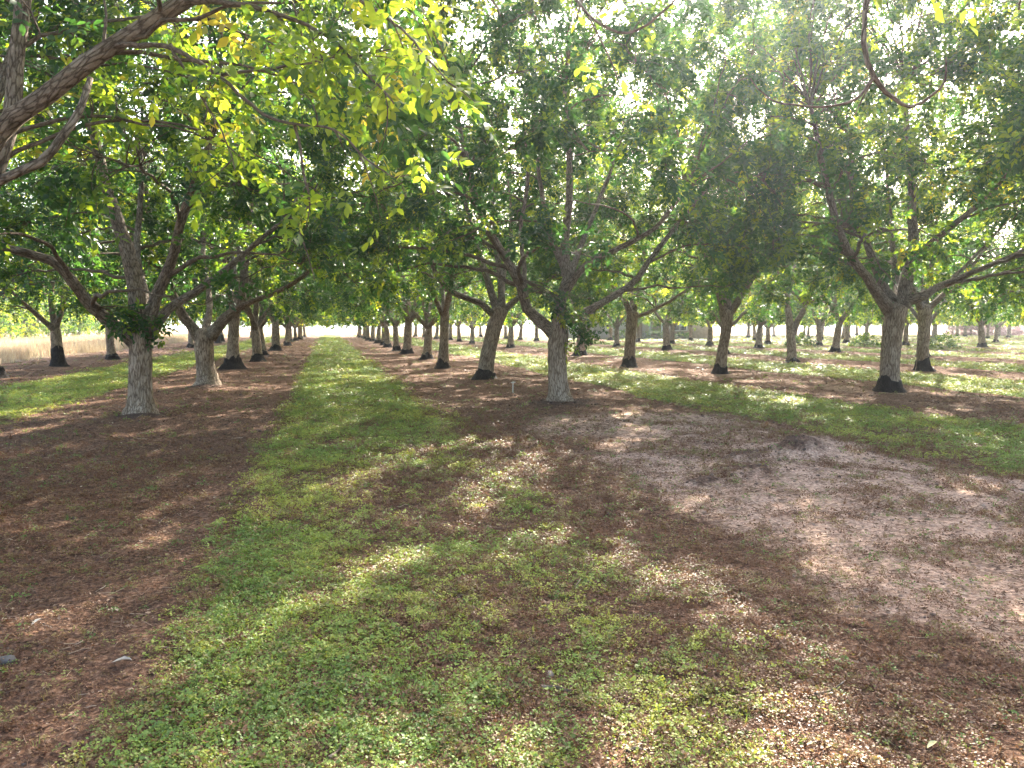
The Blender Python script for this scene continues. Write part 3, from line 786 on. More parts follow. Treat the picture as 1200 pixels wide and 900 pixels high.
def visible(x, y, margin=5.0):
    d = x * cF[0] + y * cF[1]; l = x * cR[0] + y * cR[1]
    return d > 6 and abs(l) < 0.667 * d + margin

ORD = 'first second third fourth fifth sixth seventh eighth ninth tenth eleventh twelfth thirteenth fourteenth fifteenth sixteenth'.split()
for k in range(-1, 14):
    x0 = ROW_X0 + ROW_GAP * k if k != 0 else ROW_X0
    x0 = {-1: -10.0, 0: -3.15, 1: 4.5}.get(k, 13.0 + 8.3 * (k - 2))
    if k == -1: y = 26.6
    elif k == 0: y = 35.5
    elif k == 1: y = 36.2
    elif k == 2: y = 16.3 + 7.4 * 3
    elif k == 3: y = 16.3
    else: y = 8.0 + rr.uniform(0, 3)
    n = 0
    while y < 116:
        x = x0 + rr.uniform(-.25, .25); yy = y + rr.uniform(-.35, .35)
        y += 7.0 if k < 2 else 7.5
        if not visible(x, yy) or not far_enough(x, yy): continue
        d = math.hypot(x, yy)
        hd = np.array([x, yy, 0]) - np.array([HOUSE_C[0], HOUSE_C[1], 0])
        if abs(hd @ cR) < 13 and -4.0 < hd @ cF: continue         # the house stands here
        if rr.random() < 0.06 and d > 45: continue                 # a few gaps
        dk = (k == -1 and rr.random() < 0.5)
        if n < 1 and k == -1: dk = False
        if n == 1 and k == -1: dk = True
        if dk: pp = DARKSTEM[n % 2]
        elif d < 52: pp = MID[(n + k) % 4]
        else: pp = FAR[(n + 2 * k) % 3]
        if k == -1:
            lab = '%s tree of the edge row beside tall dry grass, %s' % (ORD[n], 'lower trunk dark as tar' if dk else 'grey trunk on small black foot')
            grp = 'trees of the edge row'
        elif k == 0:
            lab, grp = '%s walnut tree past the one with soil-covered foot, dry-grass side of lane' % ORD[n], 'far trees along the dry-grass side of the lane'
        elif k == 1:
            lab, grp = '%s walnut tree past the thin black-footed straight trunk, house side of lane' % ORD[n], 'far trees along the house side of the lane'
        elif d < 52:
            lab, grp = '%s walnut tree in view in the %s row counted from the lane, black-footed trunk' % (ORD[n], ORD[k - 1]), 'middle-distance orchard trees on the house side'
        else:
            lab, grp = '%s walnut tree in view along the %s row counted from the lane, small and distant' % (ORD[n], ORD[k - 1]), 'distant trees of the %s orchard row' % ORD[k - 1]
        plant_tree('walnut_tree', pp, (x, yy, gz_at(x, yy) - 0.03), rr.uniform(0, 6.28), rr.uniform(0.92, 1.1), lab, grp)
        n += 1
# orchard beyond the dry grass
nb = [0, 0, 0]
LOW = [generic(400 + i, fork=1.2, r=0.17, nl=4, nter=420, nsec=30, leaves=5, lsize=0.22, nleaf=5, seg=0.4, R_c=4.6, zbot=0.9, zin=1.6, ztop=8.0, dark=0.3, tint_up=0.2) for i in range(2)]  # raised tint carries the sunlit look in the leaf colour
for k in range(3):
    for j in range(9):
        x = -28 - 8.5 * k + rr.uniform(-.6, .6); yy = 62 + 7.5 * j + 4 * k + rr.uniform(-.6, .6)
        if visible(x, yy, 6):
            plant_tree('walnut_tree', LOW[(j + k) % 2], (x, yy, gz_at(x, yy) - .03), rr.uniform(0, 6.28), rr.uniform(.8, .95),
                       '%s sunlit walnut tree in view in %s row beyond the tall dry grass' % (ORD[nb[k]], ORD[k]), 'trees beyond the dry grass')
            nb[k] += 1

# ------------------------------------------------------------------ overhanging trees beside the camera, trunks out of view
def overhang(base_xy, seed, label, limbs, trunk_r, branches, crown_kw, leaf_seed, nleaf_obj, spray=0.0):
    base = np.array([base_xy[0], base_xy[1], gz_at(*base_xy) - 0.02])
    tr = [(0, 0, -.1, trunk_r * 1.15), (0, 0, .5, trunk_r), (0.03, 0, 1.4, trunk_r), (0.03, 0.02, 1.7, trunk_r * .8)]
    lb = [([np.array([0, 0, 1.4])] + [at(*q) - base for q in pts], r0, r1) for pts, r0, r1 in limbs]
    parts = tree_parts(seed, base, tr, lb, dark=0.3, hi=True, wiggle=0.0, **crown_kw)
    root = plant_tree('walnut_tree', parts, base, label=label)
    # hanging branches carrying leaves large enough to tell apart
    rng = np.random.default_rng(leaf_seed)
    P, D, owner = [], [], []
    for bi, (pts, r0, r1, nl) in enumerate(branches):
        p = spline([at(*q) - base for q in pts], 0.05)
        p[1:] += np.cumsum(rng.normal(0, 0.0035, (len(p) - 1, 3)), axis=0)
        g = Geo(); tube(g, p, np.linspace(r0, r1, len(p)), 7)
        # side shoots belong to the branch mesh
        tn = norm(np.gradient(p, axis=0))
        for q in range(nl // 3):
            i = int(rng.integers(len(p) // 4, len(p)))
            d = norm(tn[i] * .6 + rng.normal(0, .6, 3) + np.array([0, 0, -.15]))
            sl = rng.uniform(.15, .45)
            sp = bend(p[i], tn[i], p[i] + d * sl, rng, 5, .15)
            tube(g, sp, np.linspace(0.005, 0.0022, 5), 4)
            P += [sp[-1], sp[-2], sp[-1]]; D += [norm(d + rng.normal(0, .5, 3)) for _ in range(3)]; owner += [bi] * 3
        b = obj('branch', g.mesh('branch'), MAT['twig'], root)
        branches[bi] = branches[bi] + (b,)
        for q in range(nl):
            i = int(rng.integers(len(p) // 4, len(p)))
            P.append(p[i]); D.append(norm(tn[i] * .5 + rng.normal(0, .7, 3))); owner.append(bi)
    n_sp = int(len(P) * spray)
    if n_sp:
        k = rng.integers(0, len(P), n_sp)
        Ps = np.asarray(P)[k] + rng.normal(0, .10, (n_sp, 3)); Ds = norm(np.asarray(D)[k] + rng.normal(0, .6, (n_sp, 3)))
        v_, f_, t_ = compound_leaves(Ps, Ds, rng, .072, LEAF_HI, 7, np.clip(rng.normal(.60, .13, n_sp), .2, .82))  # high tint puts the sunlit yellow into the spray colour
        obj('leaf_spray', make_mesh('leaf_spray', v_, f_, {'tint': ('FACE', 'FLOAT', t_.astype(np.float32))}, False), MAT['leaf'], root, kind='stuff')
    T, F = LEAF_HI
    metas = []
    for v in range(4):
        vv = T * np.array([1, 1.05 + .12 * v - .2, 1]) + np.array([0, 0, 1.0]) * (-0.10 * v * T[:, :1] ** 2)
        me = make_mesh('leaf', vv, F, {'tint': ('FACE', 'FLOAT', np.full(len(F), (.64, .74, .56, .78)[v], np.float32))}, smooth=True)  # single leaves get the same sunlit tint in their colour
        me.materials.append(MAT['leaf']); metas.append(me)
    order = rng.permutation(len(P))
    n = 0
    for i in order:
        Pn, Dn = np.asarray(P[i]), norm(np.asarray(D[i]) + np.array([0, 0, -.3]))
        sd = norm(np.cross(Dn, np.array([0, 0, 1.0]) + rng.normal(0, .3, 3)))
        sz = rng.uniform(.055, .09)
        for (f, sg) in ((1.0, 0), (.75, 1), (.75, -1), (.4, 1), (.4, -1)):
            if n >= nleaf_obj: break
            if rng.random() < .12: continue
            pos = Pn + Dn * sz * 2.2 * f + np.array([0, 0, -.2 * sz * f])
            d = norm(Dn * .6 + sd * sg * .9 + rng.normal(0, .25, 3) + np.array([0, 0, -.45]))
            w = norm(np.cross(np.array([0, 0, 1.0]) + rng.normal(0, .5, 3), d)); nn = np.cross(d, w)
            o = bpy.data.objects.new('leaf', metas[int(rng.integers(0, 4))]); C.objects.link(o)
            o.parent = branches[owner[i]][-1]
            from mathutils import Matrix
            Mx = Matrix(((d[0], w[0], nn[0], pos[0]), (d[1], w[1], nn[1], pos[1]), (d[2], w[2], nn[2], pos[2]), (0, 0, 0, 1)))
            ss = sz * (1.15 if sg == 0 else .9)
            o.matrix_local = Mx @ Matrix.Diagonal((ss, ss, ss, 1))
            n += 1
    return root

def not_close(base, lim):
    def f(p):
        w = p + np.array([base[0], base[1], 0])
        d = np.sqrt((w ** 2)[:, 0] + (w ** 2)[:, 1] + (w[:, 2] - CAM_H) ** 2)
        dep = w @ cF; lat = w @ cR
        ang = lat / np.maximum(dep, .1)
        return (d > lim) 
    return f

B0 = (-3.15, 7.0)
overhang(B0, 31, 'walnut tree with thick bare limbs and yellow-green sprays overhanging the near lane',
    [([(-60, 260, 6.1), (0, 155, 6.0), (55, 112, 5.9), (120, 62, 5.8), (215, 2, 5.7), (330, -70, 5.7), (430, -120, 5.7)], 0.105, 0.04),
     ([(-50, 255, 5.6), (0, 212, 5.4), (48, 190, 5.4), (76, 156, 5.5), (94, 128, 5.6), (106, 92, 5.8)], 0.062, 0.02),
     ([(-20, 240, 7.2), (12, 140, 7.4), (20, 60, 7.5), (35, -60, 7.6), (60, -200, 7.7)], 0.10, 0.05),
     ([(-150, 200, 6.0), (-190, 60, 5.6), (-240, -120, 5.2)], 0.13, 0.04),
     ([(-80, 240, 7.0), (-10, 120, 8.2), (60, -40, 9.2), (90, -160, 9.8)], 0.12, 0.04)],
    0.25,
    [([(128, 55, 5.8), (200, 52, 5.4), (258, 88, 5.1), (310, 132, 4.9), (352, 146, 4.8), (398, 152, 4.7), (440, 190, 4.6), (470, 208, 4.5)], .022, .004, 20),
     ([(215, 2, 5.7), (300, 10, 5.2), (380, 40, 4.9), (430, 80, 4.7), (470, 120, 4.6)], .024, .005, 26),
     ([(330, -70, 5.7), (400, -20, 5.0), (470, 30, 4.6), (505, 75, 4.4), (520, 95, 4.4)], .022, .004, 24),
     ([(260, 88, 5.1), (330, 80, 4.9), (400, 70, 4.8), (460, 60, 4.7)], .012, .003, 20),
     ([(345, 145, 4.85), (356, 200, 4.8), (364, 240, 4.8), (352, 262, 4.8), (368, 330, 4.8)], .010, .003, 3),
     ([(200, 52, 5.4), (235, 110, 5.2), (262, 160, 5.1), (275, 200, 5.0)], .012, .003, 12),
     ([(330, -70, 5.7), (480, -60, 4.6), (560, -20, 4.0), (590, 20, 3.9)], .014, .004, 4),
     ([(430, -120, 5.7), (600, -60, 4.4), (690, 20, 4.0), (740, 33, 3.9), (790, -8, 3.8)], .014, .006, 2),
     ([(690, 20, 4.0), (710, 60, 3.95), (722, 95, 3.9)], .006, .003, 1)],
    dict(nsec=70, nter=1000, leaves=6, lsize=0.11, R_c=4.4, ztop=9.5, zbot=3.5, zin=4.2, tint_up=0.12, slim=0.6, centre=(0.0, 0.3), keep=not_close(B0, 4.6), hollow=.5),  # tint_up: sunlit yellow put into this crown's leaves
    77, 290, 0.9)

B1 = (4.7, 0.4)
overhang(B1, 32, 'walnut tree whose thin drooping twigs hang against the sunlit crowns, trunk beside the camera',
    [([(1250, -150, 2.6), (1150, -160, 3.4), (1060, -100, 4.2), (1022, -30, 4.5), (1012, 50, 4.5), (1024, 90, 4.5)], 0.05, 0.014),
     ([(1500, -200, 2.4), (1450, -600, 3.2), (1400, -1200, 3.6)], 0.12, 0.05),
     ([(1700, -300, 1.6), (2000, -900, 1.2)], 0.12, 0.05)],
    0.25,
    [([(1024, 90, 4.5), (1040, 108, 4.5), (1070, 128, 4.5), (1095, 115, 4.5), (1110, 100, 4.5), (1112, 72, 4.5)], .015, .004, 0),
     ([(1024, 90, 4.5), (1000, 120, 4.45), (950, 128, 4.4), (900, 118, 4.3), (878, 96, 4.3)], .010, .003, 0),
     ([(1024, 90, 4.5), (1010, 122, 4.5), (1000, 138, 4.5)], .006, .003, 0),
     ([(1060, -100, 4.2), (1080, -40, 3.8), (1100, -10, 3.6), (1130, 2, 3.5)], .010, .004, 5),
     ([(1150, -160, 3.4), (1190, -80, 3.3), (1200, -20, 3.3), (1196, 15, 3.3)], .010, .004, 4)],
    dict(nsec=26, nter=260, leaves=6, lsize=0.11, R_c=3.8, ztop=9.0, zbot=3.2, zin=4.0, centre=(0.3, -1.6), keep=not_close(B1, 3.2), hollow=.4),
    78, 40)

# ------------------------------------------------------------------ scattered ground cover
protos = {}
def proto_collection(name, meshes, mat):
    col = bpy.data.collections.new(name)
    for i, me in enumerate(meshes):
        me.materials.append(mat)
        o = bpy.data.objects.new('%s_piece' % name, me)
        col.objects.link(o)
    return col

def weed_mesh(seed, nl, spread, h, ls):
    rng = np.random.default_rng(seed)
    a = rng.uniform(0, 6.28, nl); r = spread * np.sqrt(rng.uniform(0, 1, nl))
    z = h * (1 - 0.7 * (r / spread) ** 2) * rng.uniform(.5, 1.1, nl)
    P = np.stack([r * np.cos(a), r * np.sin(a), z], -1)
    D = norm(np.stack([np.cos(a + rng.normal(0, .8, nl)), np.sin(a + rng.normal(0, .8, nl)), rng.uniform(-.2, .7, nl)], -1))
    W = norm(np.cross(np.array([0, 0, 1.0]) + rng.normal(0, .45, (nl, 3)), D)); Nn = np.cross(D, W)
    T = np.array([(0, 0, 0), (.55, .36, .08), (.55, -.36, .08), (1, 0, -.05)]); F = np.array([(0, 2, 3), (0, 3, 1)])
    s = ls * rng.uniform(.6, 1.25, nl)
    v = P[:, None] + s[:, None, None] * (T[None, :, 0, None] * D[:, None] + T[None, :, 1, None] * W[:, None] + T[None, :, 2, None] * Nn[:, None])
    f = (F[None] + (np.arange(nl) * 4)[:, None, None]).reshape(-1, 3)
    return make_mesh('weed', v.reshape(-1, 3), f, smooth=False)

def tuft_mesh(seed, nb, spread, h, w, lean=.5):
    rng = np.random.default_rng(seed)
    vs, fs = [], []
    for i in range(nb):
        a = rng.uniform(0, 6.28); r = spread * math.sqrt(rng.uniform())
        b = np.array([r * math.cos(a), r * math.sin(a), 0]); hh = h * rng.uniform(.5, 1.15)
        a2 = rng.uniform(0, 6.28); ln = lean * hh * rng.uniform(.2, 1)
        d = np.array([math.cos(a2), math.sin(a2), 0]); sd = np.array([-d[1], d[0], 0]) * w
        m = b + d * ln * .35 + np.array([0, 0, hh * .6]); t = b + d * ln + np.array([0, 0, hh])
        k = len(vs)
        vs += [b - sd, b + sd, m + sd * .7, m - sd * .7, t]
        fs += [(k, k + 1, k + 2), (k, k + 2, k + 3), (k + 3, k + 2, k + 4)]
    return make_mesh('tuft', np.array(vs), np.array(fs), smooth=False)

def litter_mesh(seed):
    rng = np.random.default_rng(seed)
    T, F = LEAF_LO
    v = T * np.array([.05, .045, .06]) * rng.uniform(.7, 1.3, 3)
    v = np.vstack([v, v * np.array([.5, .4, .5]) + np.array([.02, .03, .002])])
    v[:, 2] += rng.uniform(0, .009, len(v))
    return make_mesh('litter', v, np.vstack([F, F + 4]), smooth=False)

def stick_mesh(seed):
    rng = np.random.default_rng(seed)
    g = Geo(); x = np.linspace(-.06, .06, 4)
    tube(g, np.stack([x, rng.normal(0, .008, 4), .006 + rng.uniform(0, .008, 4)], -1), np.linspace(.0028, .0014, 4), 4)
    return g.mesh('stick')

def scatter(name, pts, rot, scl, tint, vi, col, nvar, squat=True):
    n = len(pts)
    me = bpy.data.meshes.new(name)
    me.vertices.add(n); me.vertices.foreach_set('co', np.asarray(pts, np.float32).ravel())
    scl = np.asarray(scl); scl = np.stack([scl, scl, np.minimum(scl, 0.55 + 0.45 * scl)], -1) if squat else np.stack([scl] * 3, -1)
    for k, typ, v in (('rot', 'FLOAT_VECTOR', rot), ('scl', 'FLOAT_VECTOR', scl), ('tint', 'FLOAT', tint)):
        a = me.attributes.new(k, typ, 'POINT'); a.data.foreach_set('vector' if typ == 'FLOAT_VECTOR' else 'value', np.asarray(v, np.float32).ravel())
    a = me.attributes.new('vi', 'INT', 'POINT'); a.data.foreach_set('value', np.asarray(vi, np.int32))
    o = obj(name, me, kind='stuff')
    ng = bpy.data.node_groups.new(name + '_scatter', 'GeometryNodeTree')
    ng.interface.new_socket('Geometry', in_out='INPUT', socket_type='NodeSocketGeometry')
    ng.interface.new_socket('Geometry', in_out='OUTPUT', socket_type='NodeSocketGeometry')
    gi = ng.nodes.new('NodeGroupInput'); go = ng.nodes.new('NodeGroupOutput')
    ci = ng.nodes.new('GeometryNodeCollectionInfo'); ci.inputs['Collection'].default_value = col
    ci.inputs['Separate Children'].default_value = True; ci.inputs['Reset Children'].default_value = True
    ip = ng.nodes.new('GeometryNodeInstanceOnPoints'); ip.inputs['Pick Instance'].default_value = True
    def named(nm, t):
        q = ng.nodes.new('GeometryNodeInputNamedAttribute'); q.data_type = t; q.inputs['Name'].default_value = nm
        return q.outputs['Attribute']
    lk = ng.links.new
    lk(gi.outputs[0], ip.inputs['Points']); lk(ci.outputs[0], ip.inputs['Instance'])
    lk(named('vi', 'INT'), ip.inputs['Instance Index'])
    e2r = ng.nodes.new('FunctionNodeEulerToRotation'); lk(named('rot', 'FLOAT_VECTOR'), e2r.inputs[0]); lk(e2r.outputs[0], ip.inputs['Rotation'])
    lk(named('scl', 'FLOAT_VECTOR'), ip.inputs['Scale'])
    lk(ip.outputs[0], go.inputs[0])
    md = o.modifiers.new('scatter', 'NODES'); md.node_group = ng
    return o

def view_points(d0, d1, dens, rng, extra=1.2):
    a = (d1 - d0) * 2 * (0.667 * d1 + extra)
    n = int(a * dens)
    d = rng.uniform(d0, d1, n); l = rng.uniform(-1, 1, n) * (0.667 * d1 + extra)
    k = np.abs(l) < 0.667 * d + extra
    d, l = d[k], l[k]
    return d * cF[0] + l * cR[0], d * cF[1] + l * cR[1], d

rng = np.random.default_rng(900)
WEEDS = proto_collection('weed', [weed_mesh(1, 28, .05, .040, .0165), weed_mesh(2, 36, .06, .030, .0145), weed_mesh(3, 20, .04, .050, .019),
                                  weed_mesh(4, 30, .055, .058, .0155), tuft_mesh(5, 10, .02, .055, .0022, .9), tuft_mesh(6, 14, .03, .045, .002, 1.1)], MAT['weed'])
gp, gr, gs, gt, gv = [], [], [], [], []
dp, dr, ds, dt, dvv = [], [], [], [], []
for d0, d1, dens, sc in ((2.2, 5.5, 1350, .82), (5.5, 9, 640, 1.05), (9, 15, 260, 1.5), (15, 26, 85, 2.1), (26, 42, 26, 3.0), (42, 70, 8, 4.5), (70, 122, 2.2, 7.0)):
    x, y, d = view_points(d0, d1, dens, rng)
    g_, de_, pa_, du_, fi_ = zones(x, y)
    hue = fbm(x * 1.3, y * 1.3, 61, 3); hue2 = vnoise(x * 9, y * 9, 62)
    u = rng.uniform(0, 1, len(x))
    clump = sstep(0.30, 0.56, fbm(x * 6.5, y * 6.5, 63, 3))
    nearw = 1 - sstep(9, 16, d)
    isg = u < g_ * (1 - nearw * 0.72 * (1 - clump) * (0.35 + 0.65 * sstep(-0.1, 0.9, x)))
    isd = (~isg) & (u < g_ + de_ * 0.75)
    strag = (~isg) & (~isd) & (rng.uniform(0, 1, len(x)) < 0.035 * (1 - du_)) & (fi_ < .5)
    n = len(x)
    # greens: fresh where thick, yellowing where thin
    tg_ = 0.66 + 0.34 * (hue - 0.35) * 1.9 + (1 - g_) * 0.16 + rng.normal(0, .09, n) + (hue2 > .8) * .12
    brownish = rng.uniform(0, 1, n) < (0.22 + 0.5 * (1 - g_))
    tg_ = np.where(brownish, rng.uniform(.1, .42, n), np.clip(tg_, .43, 1))
    td_ = np.clip(rng.normal(.10, .09, n), 0, .34)
    td_ = np.where(rng.uniform(0, 1, n) < .12, rng.uniform(.3, .5, n), td_)
    for m, tt, sz in ((isg, tg_, 1.0), (isd, td_, .85), (strag, np.clip(rng.normal(.3, .2, n), .05, .8), .9)):
        xs, ys = x[m], y[m]; k = len(xs)
        gp.append(np.stack([xs, ys, height(xs, ys) - .004], -1))
        gr.append(np.stack([rng.normal(0, .15, k), rng.normal(0, .15, k), rng.uniform(0, 6.28, k)], -1))
        gs.append(sc * sz * rng.uniform(.6, 1.3, k)); gt.append(tt[m])
        far = d[m] > 9
        gv.append(np.where(rng.uniform(0, 1, k) < np.where(far, .4, .13), rng.integers(4, 6, k), rng.integers(0, 4, k)))
scatter('ground_weeds', np.concatenate(gp), np.concatenate(gr), np.concatenate(gs), np.concatenate(gt), np.concatenate(gv), WEEDS, 6)['label'] = 'low green and browned weeds growing over the orchard floor'

LIT = proto_collection('litter', [litter_mesh(i) for i in range(4)] + [stick_mesh(i) for i in range(3)], MAT['litter'])
gp, gr, gs, gt, gv = [], [], [], [], []
for d0, d1, dens, sc in ((2.2, 6, 620, .62), (6, 10, 340, .8), (10, 18, 110, 1.05), (18, 30, 26, 1.5), (30, 60, 5, 2.6)):
    x, y, d = view_points(d0, d1, dens, rng)
    g_, de_, pa_, du_, fi_ = zones(x, y)
    m = (rng.uniform(0, 1, len(x)) < (1 - .85 * g_) * (0.6 + .6 * fbm(x * 1.5, y * 1.5, 71)) * (1 - .55 * pa_)) & (fi_ < .5)
    xs, ys = x[m], y[m]; k = len(xs)
    gp.append(np.stack([xs, ys, height(xs, ys) + .001], -1))
    gr.append(np.stack([rng.normal(0, .3, k), rng.normal(0, .3, k), rng.uniform(0, 6.28, k)], -1))
    gs.append(sc * rng.uniform(.5, 1.4, k)); gt.append(np.clip(rng.beta(1.4, 2.2, k) + (rng.uniform(0, 1, k) < .02) * .5, 0, 1)); gv.append(rng.integers(0, 7, k))
scatter('leaf_litter', np.concatenate(gp), np.concatenate(gr), np.concatenate(gs), np.concatenate(gt), np.concatenate(gv), LIT, 7)['label'] = 'dry leaf litter and twigs over the brown soil'

def clod_mesh(seed):
    rng = np.random.default_rng(seed)
    nu, nv = 7, 5
    th = np.linspace(0.05, np.pi - .05, nv); ph = np.linspace(0, 2 * np.pi, nu, endpoint=False)
    d = np.stack([np.outer(np.sin(th), np.cos(ph)), np.outer(np.sin(th), np.sin(ph)), np.outer(np.cos(th), np.ones(nu))], -1).reshape(-1, 3)
    v = d * rng.uniform(.7, 1.25, (len(d), 1)) * np.array([.02, .017, .013]) + np.array([0, 0, .005])
    i = np.arange(nu * nv).reshape(nv, nu); j = np.roll(i, -1, 1)
    return make_mesh('clod', v, np.stack([i[:-1], i[1:], j[1:], j[:-1]], -1).reshape(-1, 4), smooth=False)

CLOD_MAT = leaf_mat('soil_clod', [(0, (.05, .032, .024)), (.4, (.115, .074, .054)), (.7, (.22, .15, .11)), (1, (.36, .26, .2))], [(0, (0, 0, 0)), (1, (0, 0, 0))], 0.0, .95, inst=True)
CLODS = proto_collection('clod', [clod_mesh(i) for i in range(4)], CLOD_MAT)
gp, gr, gs, gt, gv = [], [], [], [], []
for d0, d1, dens, sc in ((2.2, 6, 150, .6), (6, 11, 150, .9), (11, 20, 45, 1.3)):
    x, y, d = view_points(d0, d1, dens, rng)
    g_, de_, pa_, du_, fi_ = zones(x, y)
    near_m = np.zeros(len(x))
    for mx, my, r_, hh in MOUNDS:
        near_m = np.maximum(near_m, np.exp(-(((x - mx) / (r_ * 1.5)) ** 2 + ((y - my) / (r_ * .9)) ** 2)))
    m = rng.uniform(0, 1, len(x)) < np.maximum.reduce([.20 * (1 - g_) * sstep(.4, .7, fbm(x * 2, y * 2, 81)), .22 * pa_, .7 * du_, .35 * near_m])
    xs, ys = x[m], y[m]; k = len(xs)
    gp.append(np.stack([xs, ys, height(xs, ys) - .002], -1))
    gr.append(rng.uniform(0, 6.28, (k, 3)) * np.array([.1, .1, 1]))
    gs.append(sc * np.minimum(rng.lognormal(-.5, .45, k), 1.3) * (1 + .25 * np.maximum(near_m, du_)[m]))
    gt.append(np.clip(rng.normal(.38, .16, k) + .25 * pa_[m] - .10 * np.maximum(du_, near_m)[m], 0, 1)); gv.append(rng.integers(0, 4, k))
scatter('soil_clods', np.concatenate(gp), np.concatenate(gr), np.concatenate(gs), np.concatenate(gt), np.concatenate(gv), CLODS, 4, False)['label'] = 'crumbs and clods of dug earth on the bare soil'

# tall dry grass of the field beyond the edge row, and along the far end
STRAW = proto_collection('straw', [tuft_mesh(50 + i, 16, .38, .72, .006, .6) for i in range(4)], MAT['straw'])
x = np.concatenate([rng.uniform(-27, -13.6, 7000), rng.uniform(-30, 40, 3000)])
y = np.concatenate([20 + 100 * rng.uniform(0, 1, 7000) ** 1.3, rng.uniform(119, 134, 3000)])
k = (x * cF[0] + y * cF[1] > 8) & (np.abs(x * cR[0] + y * cR[1]) < .667 * (x * cF[0] + y * cF[1]) + 5)
x, y = x[k], y[k]; k = len(x)
scatter('dry_grass', np.stack([x, y, height(x, y) - .02], -1), np.stack([rng.normal(0, .08, k), rng.normal(0, .08, k), rng.uniform(0, 6.28, k)], -1),
        rng.uniform(.75, 1.25, k) * np.where(y > 118, .7, 1), rng.uniform(0, 1, k), rng.integers(0, 4, k), STRAW, 4, False)['label'] = 'tall pale dry grass standing in the field beyond the orchard'

# ------------------------------------------------------------------ house seen through the trunks
def house():
    c = at(755, 398, 92.0); c[2] = gz_at(c[0], c[1])
    root = bpy.data.objects.new('house', None); C.objects.link(root)
    root.location = c; root.rotation_euler = (0, 0, R(-YAW))          # faces the orchard lane
    root['label'] = 'low tan house with white framed window and shaded porch beyond the trunks'; root['category'] = 'house'
    tan = plain('house_render', (0.36, 0.29, 0.22), .9, .1, .2, 3.0, .3)
    side = plain('house_siding', (0.40, 0.38, 0.33), .8, .2, .12, 2.0)
    pale = plain('house_white', (0.74, 0.73, 0.70), .6, .3, .05)
    roofm = plain('house_roof', (0.16, 0.13, 0.12), .9, .1, .25, 5.0, .4)
    glass = plain('house_glass', (0.02, 0.025, 0.03), .08, .6, .2)
    def part(nm, lo, hi, mat, parent=root):
        g = Geo(); g.box(lo, hi); return obj(nm, g.mesh(nm, False), mat, parent)
    w = part('wall', (2.2, 0, 0), (8.0, 7, 2.75), tan)
    part('wall', (-6.5, 0.6, 0), (-1.2, 7, 2.75), side)
    part('wall', (-9.4, 0.2, 0), (-6.5, 7, 2.75), pale)
    part('porch_wall', (-1.2, 2.6, 0), (2.2, 7, 2.75), tan)
    # siding boards
    for i in range(11):
        part('board', (-6.5, .545, .12 + .24 * i), (-1.2, .60, .34 + .24 * i), side)
    for x in (-1.1, .6, 2.0):
        part('porch_post', (x, -.1, 0), (x + .14, .04, 2.75), pale)
    part('porch_floor', (-1.2, -.1, -.02), (2.2, 2.6, .14), roofm)
    wn_ = part('window', (3.3, -.06, 1.0), (5.1, 0.0, 2.2), pale)
    for x in (3.42, 4.26):
        part('pane', (x, -.075, 1.12), (x + .72, -.062, 2.08), glass, wn_)
    w2 = part('window', (-4.6, .48, 1.1), (-3.2, .54, 2.1), pale)
    part('pane', (-4.48, .465, 1.22), (-3.32, .478, 1.98), glass, w2)
    dr = part('door', (.2, 2.5, .14), (1.1, 2.597, 2.2), pale)
    part('handle', (.98, 2.44, 1.1), (1.04, 2.497, 1.2), glass, dr)
    g = Geo()
    g.add([(-9.9, -.6, 2.753), (8.5, -.6, 2.753), (8.5, 7.6, 2.753), (-9.9, 7.6, 2.753), (-9.9, 3.5, 4.5), (8.5, 3.5, 4.5)],
          [(0, 1, 5, 4), (2, 3, 4, 5), (3, 2, 1, 0)], [(0, 4, 3), (1, 2, 5)])
    rf = obj('roof', g.mesh('roof', False), roofm, root)
    part('chimney', (5.2, 3.1, 4.0), (5.9, 3.8, 5.2), tan, rf)
house()

# ------------------------------------------------------------------ shrubs
def shrub(label, base, rx, h, n, ls, mat, seed, group=None, stem=True):
    rng = np.random.default_rng(seed)
    root = bpy.data.objects.new('shrub', None); C.objects.link(root)
    root.location = (base[0], base[1], gz_at(base[0], base[1]))
    root['label'] = label; root['category'] = 'shrub'
    if group: root['group'] = group
    d = norm(rng.normal(0, 1, (n, 3))); d[:, 2] = np.abs(d[:, 2])
    lobe = 1 + .25 * np.sin(5 * np.arctan2(d[:, 1], d[:, 0]) + seed) + .2 * np.sin(9 * d[:, 2] + seed)
    P = d * rng.uniform(.45, 1, (n, 1)) ** .5 * np.array([rx, rx, h * .9]) * lobe[:, None] + np.array([0, 0, .08 * h])
    v, f, t = compound_leaves(P, d, rng, ls, LEAF_LO, 5, rng.beta(2, 3, n))
    obj('foliage', make_mesh('foliage', v, f, {'tint': ('FACE', 'FLOAT', t.astype(np.float32))}, False), mat, root, kind='stuff')
    g = Geo()
    for i in range(7):
        e = norm(rng.normal(0, 1, 3) * np.array([.7, .7, .2]) + np.array([0, 0, .8])) * np.array([rx, rx, h]) * .85
        tube(g, bend(np.zeros(3), np.array([0, 0, 1.0]), e, rng, 6), np.linspace(.02, .006, 6), 5)
    obj('stem', g.mesh('stem'), MAT['twig'], root)
    return root

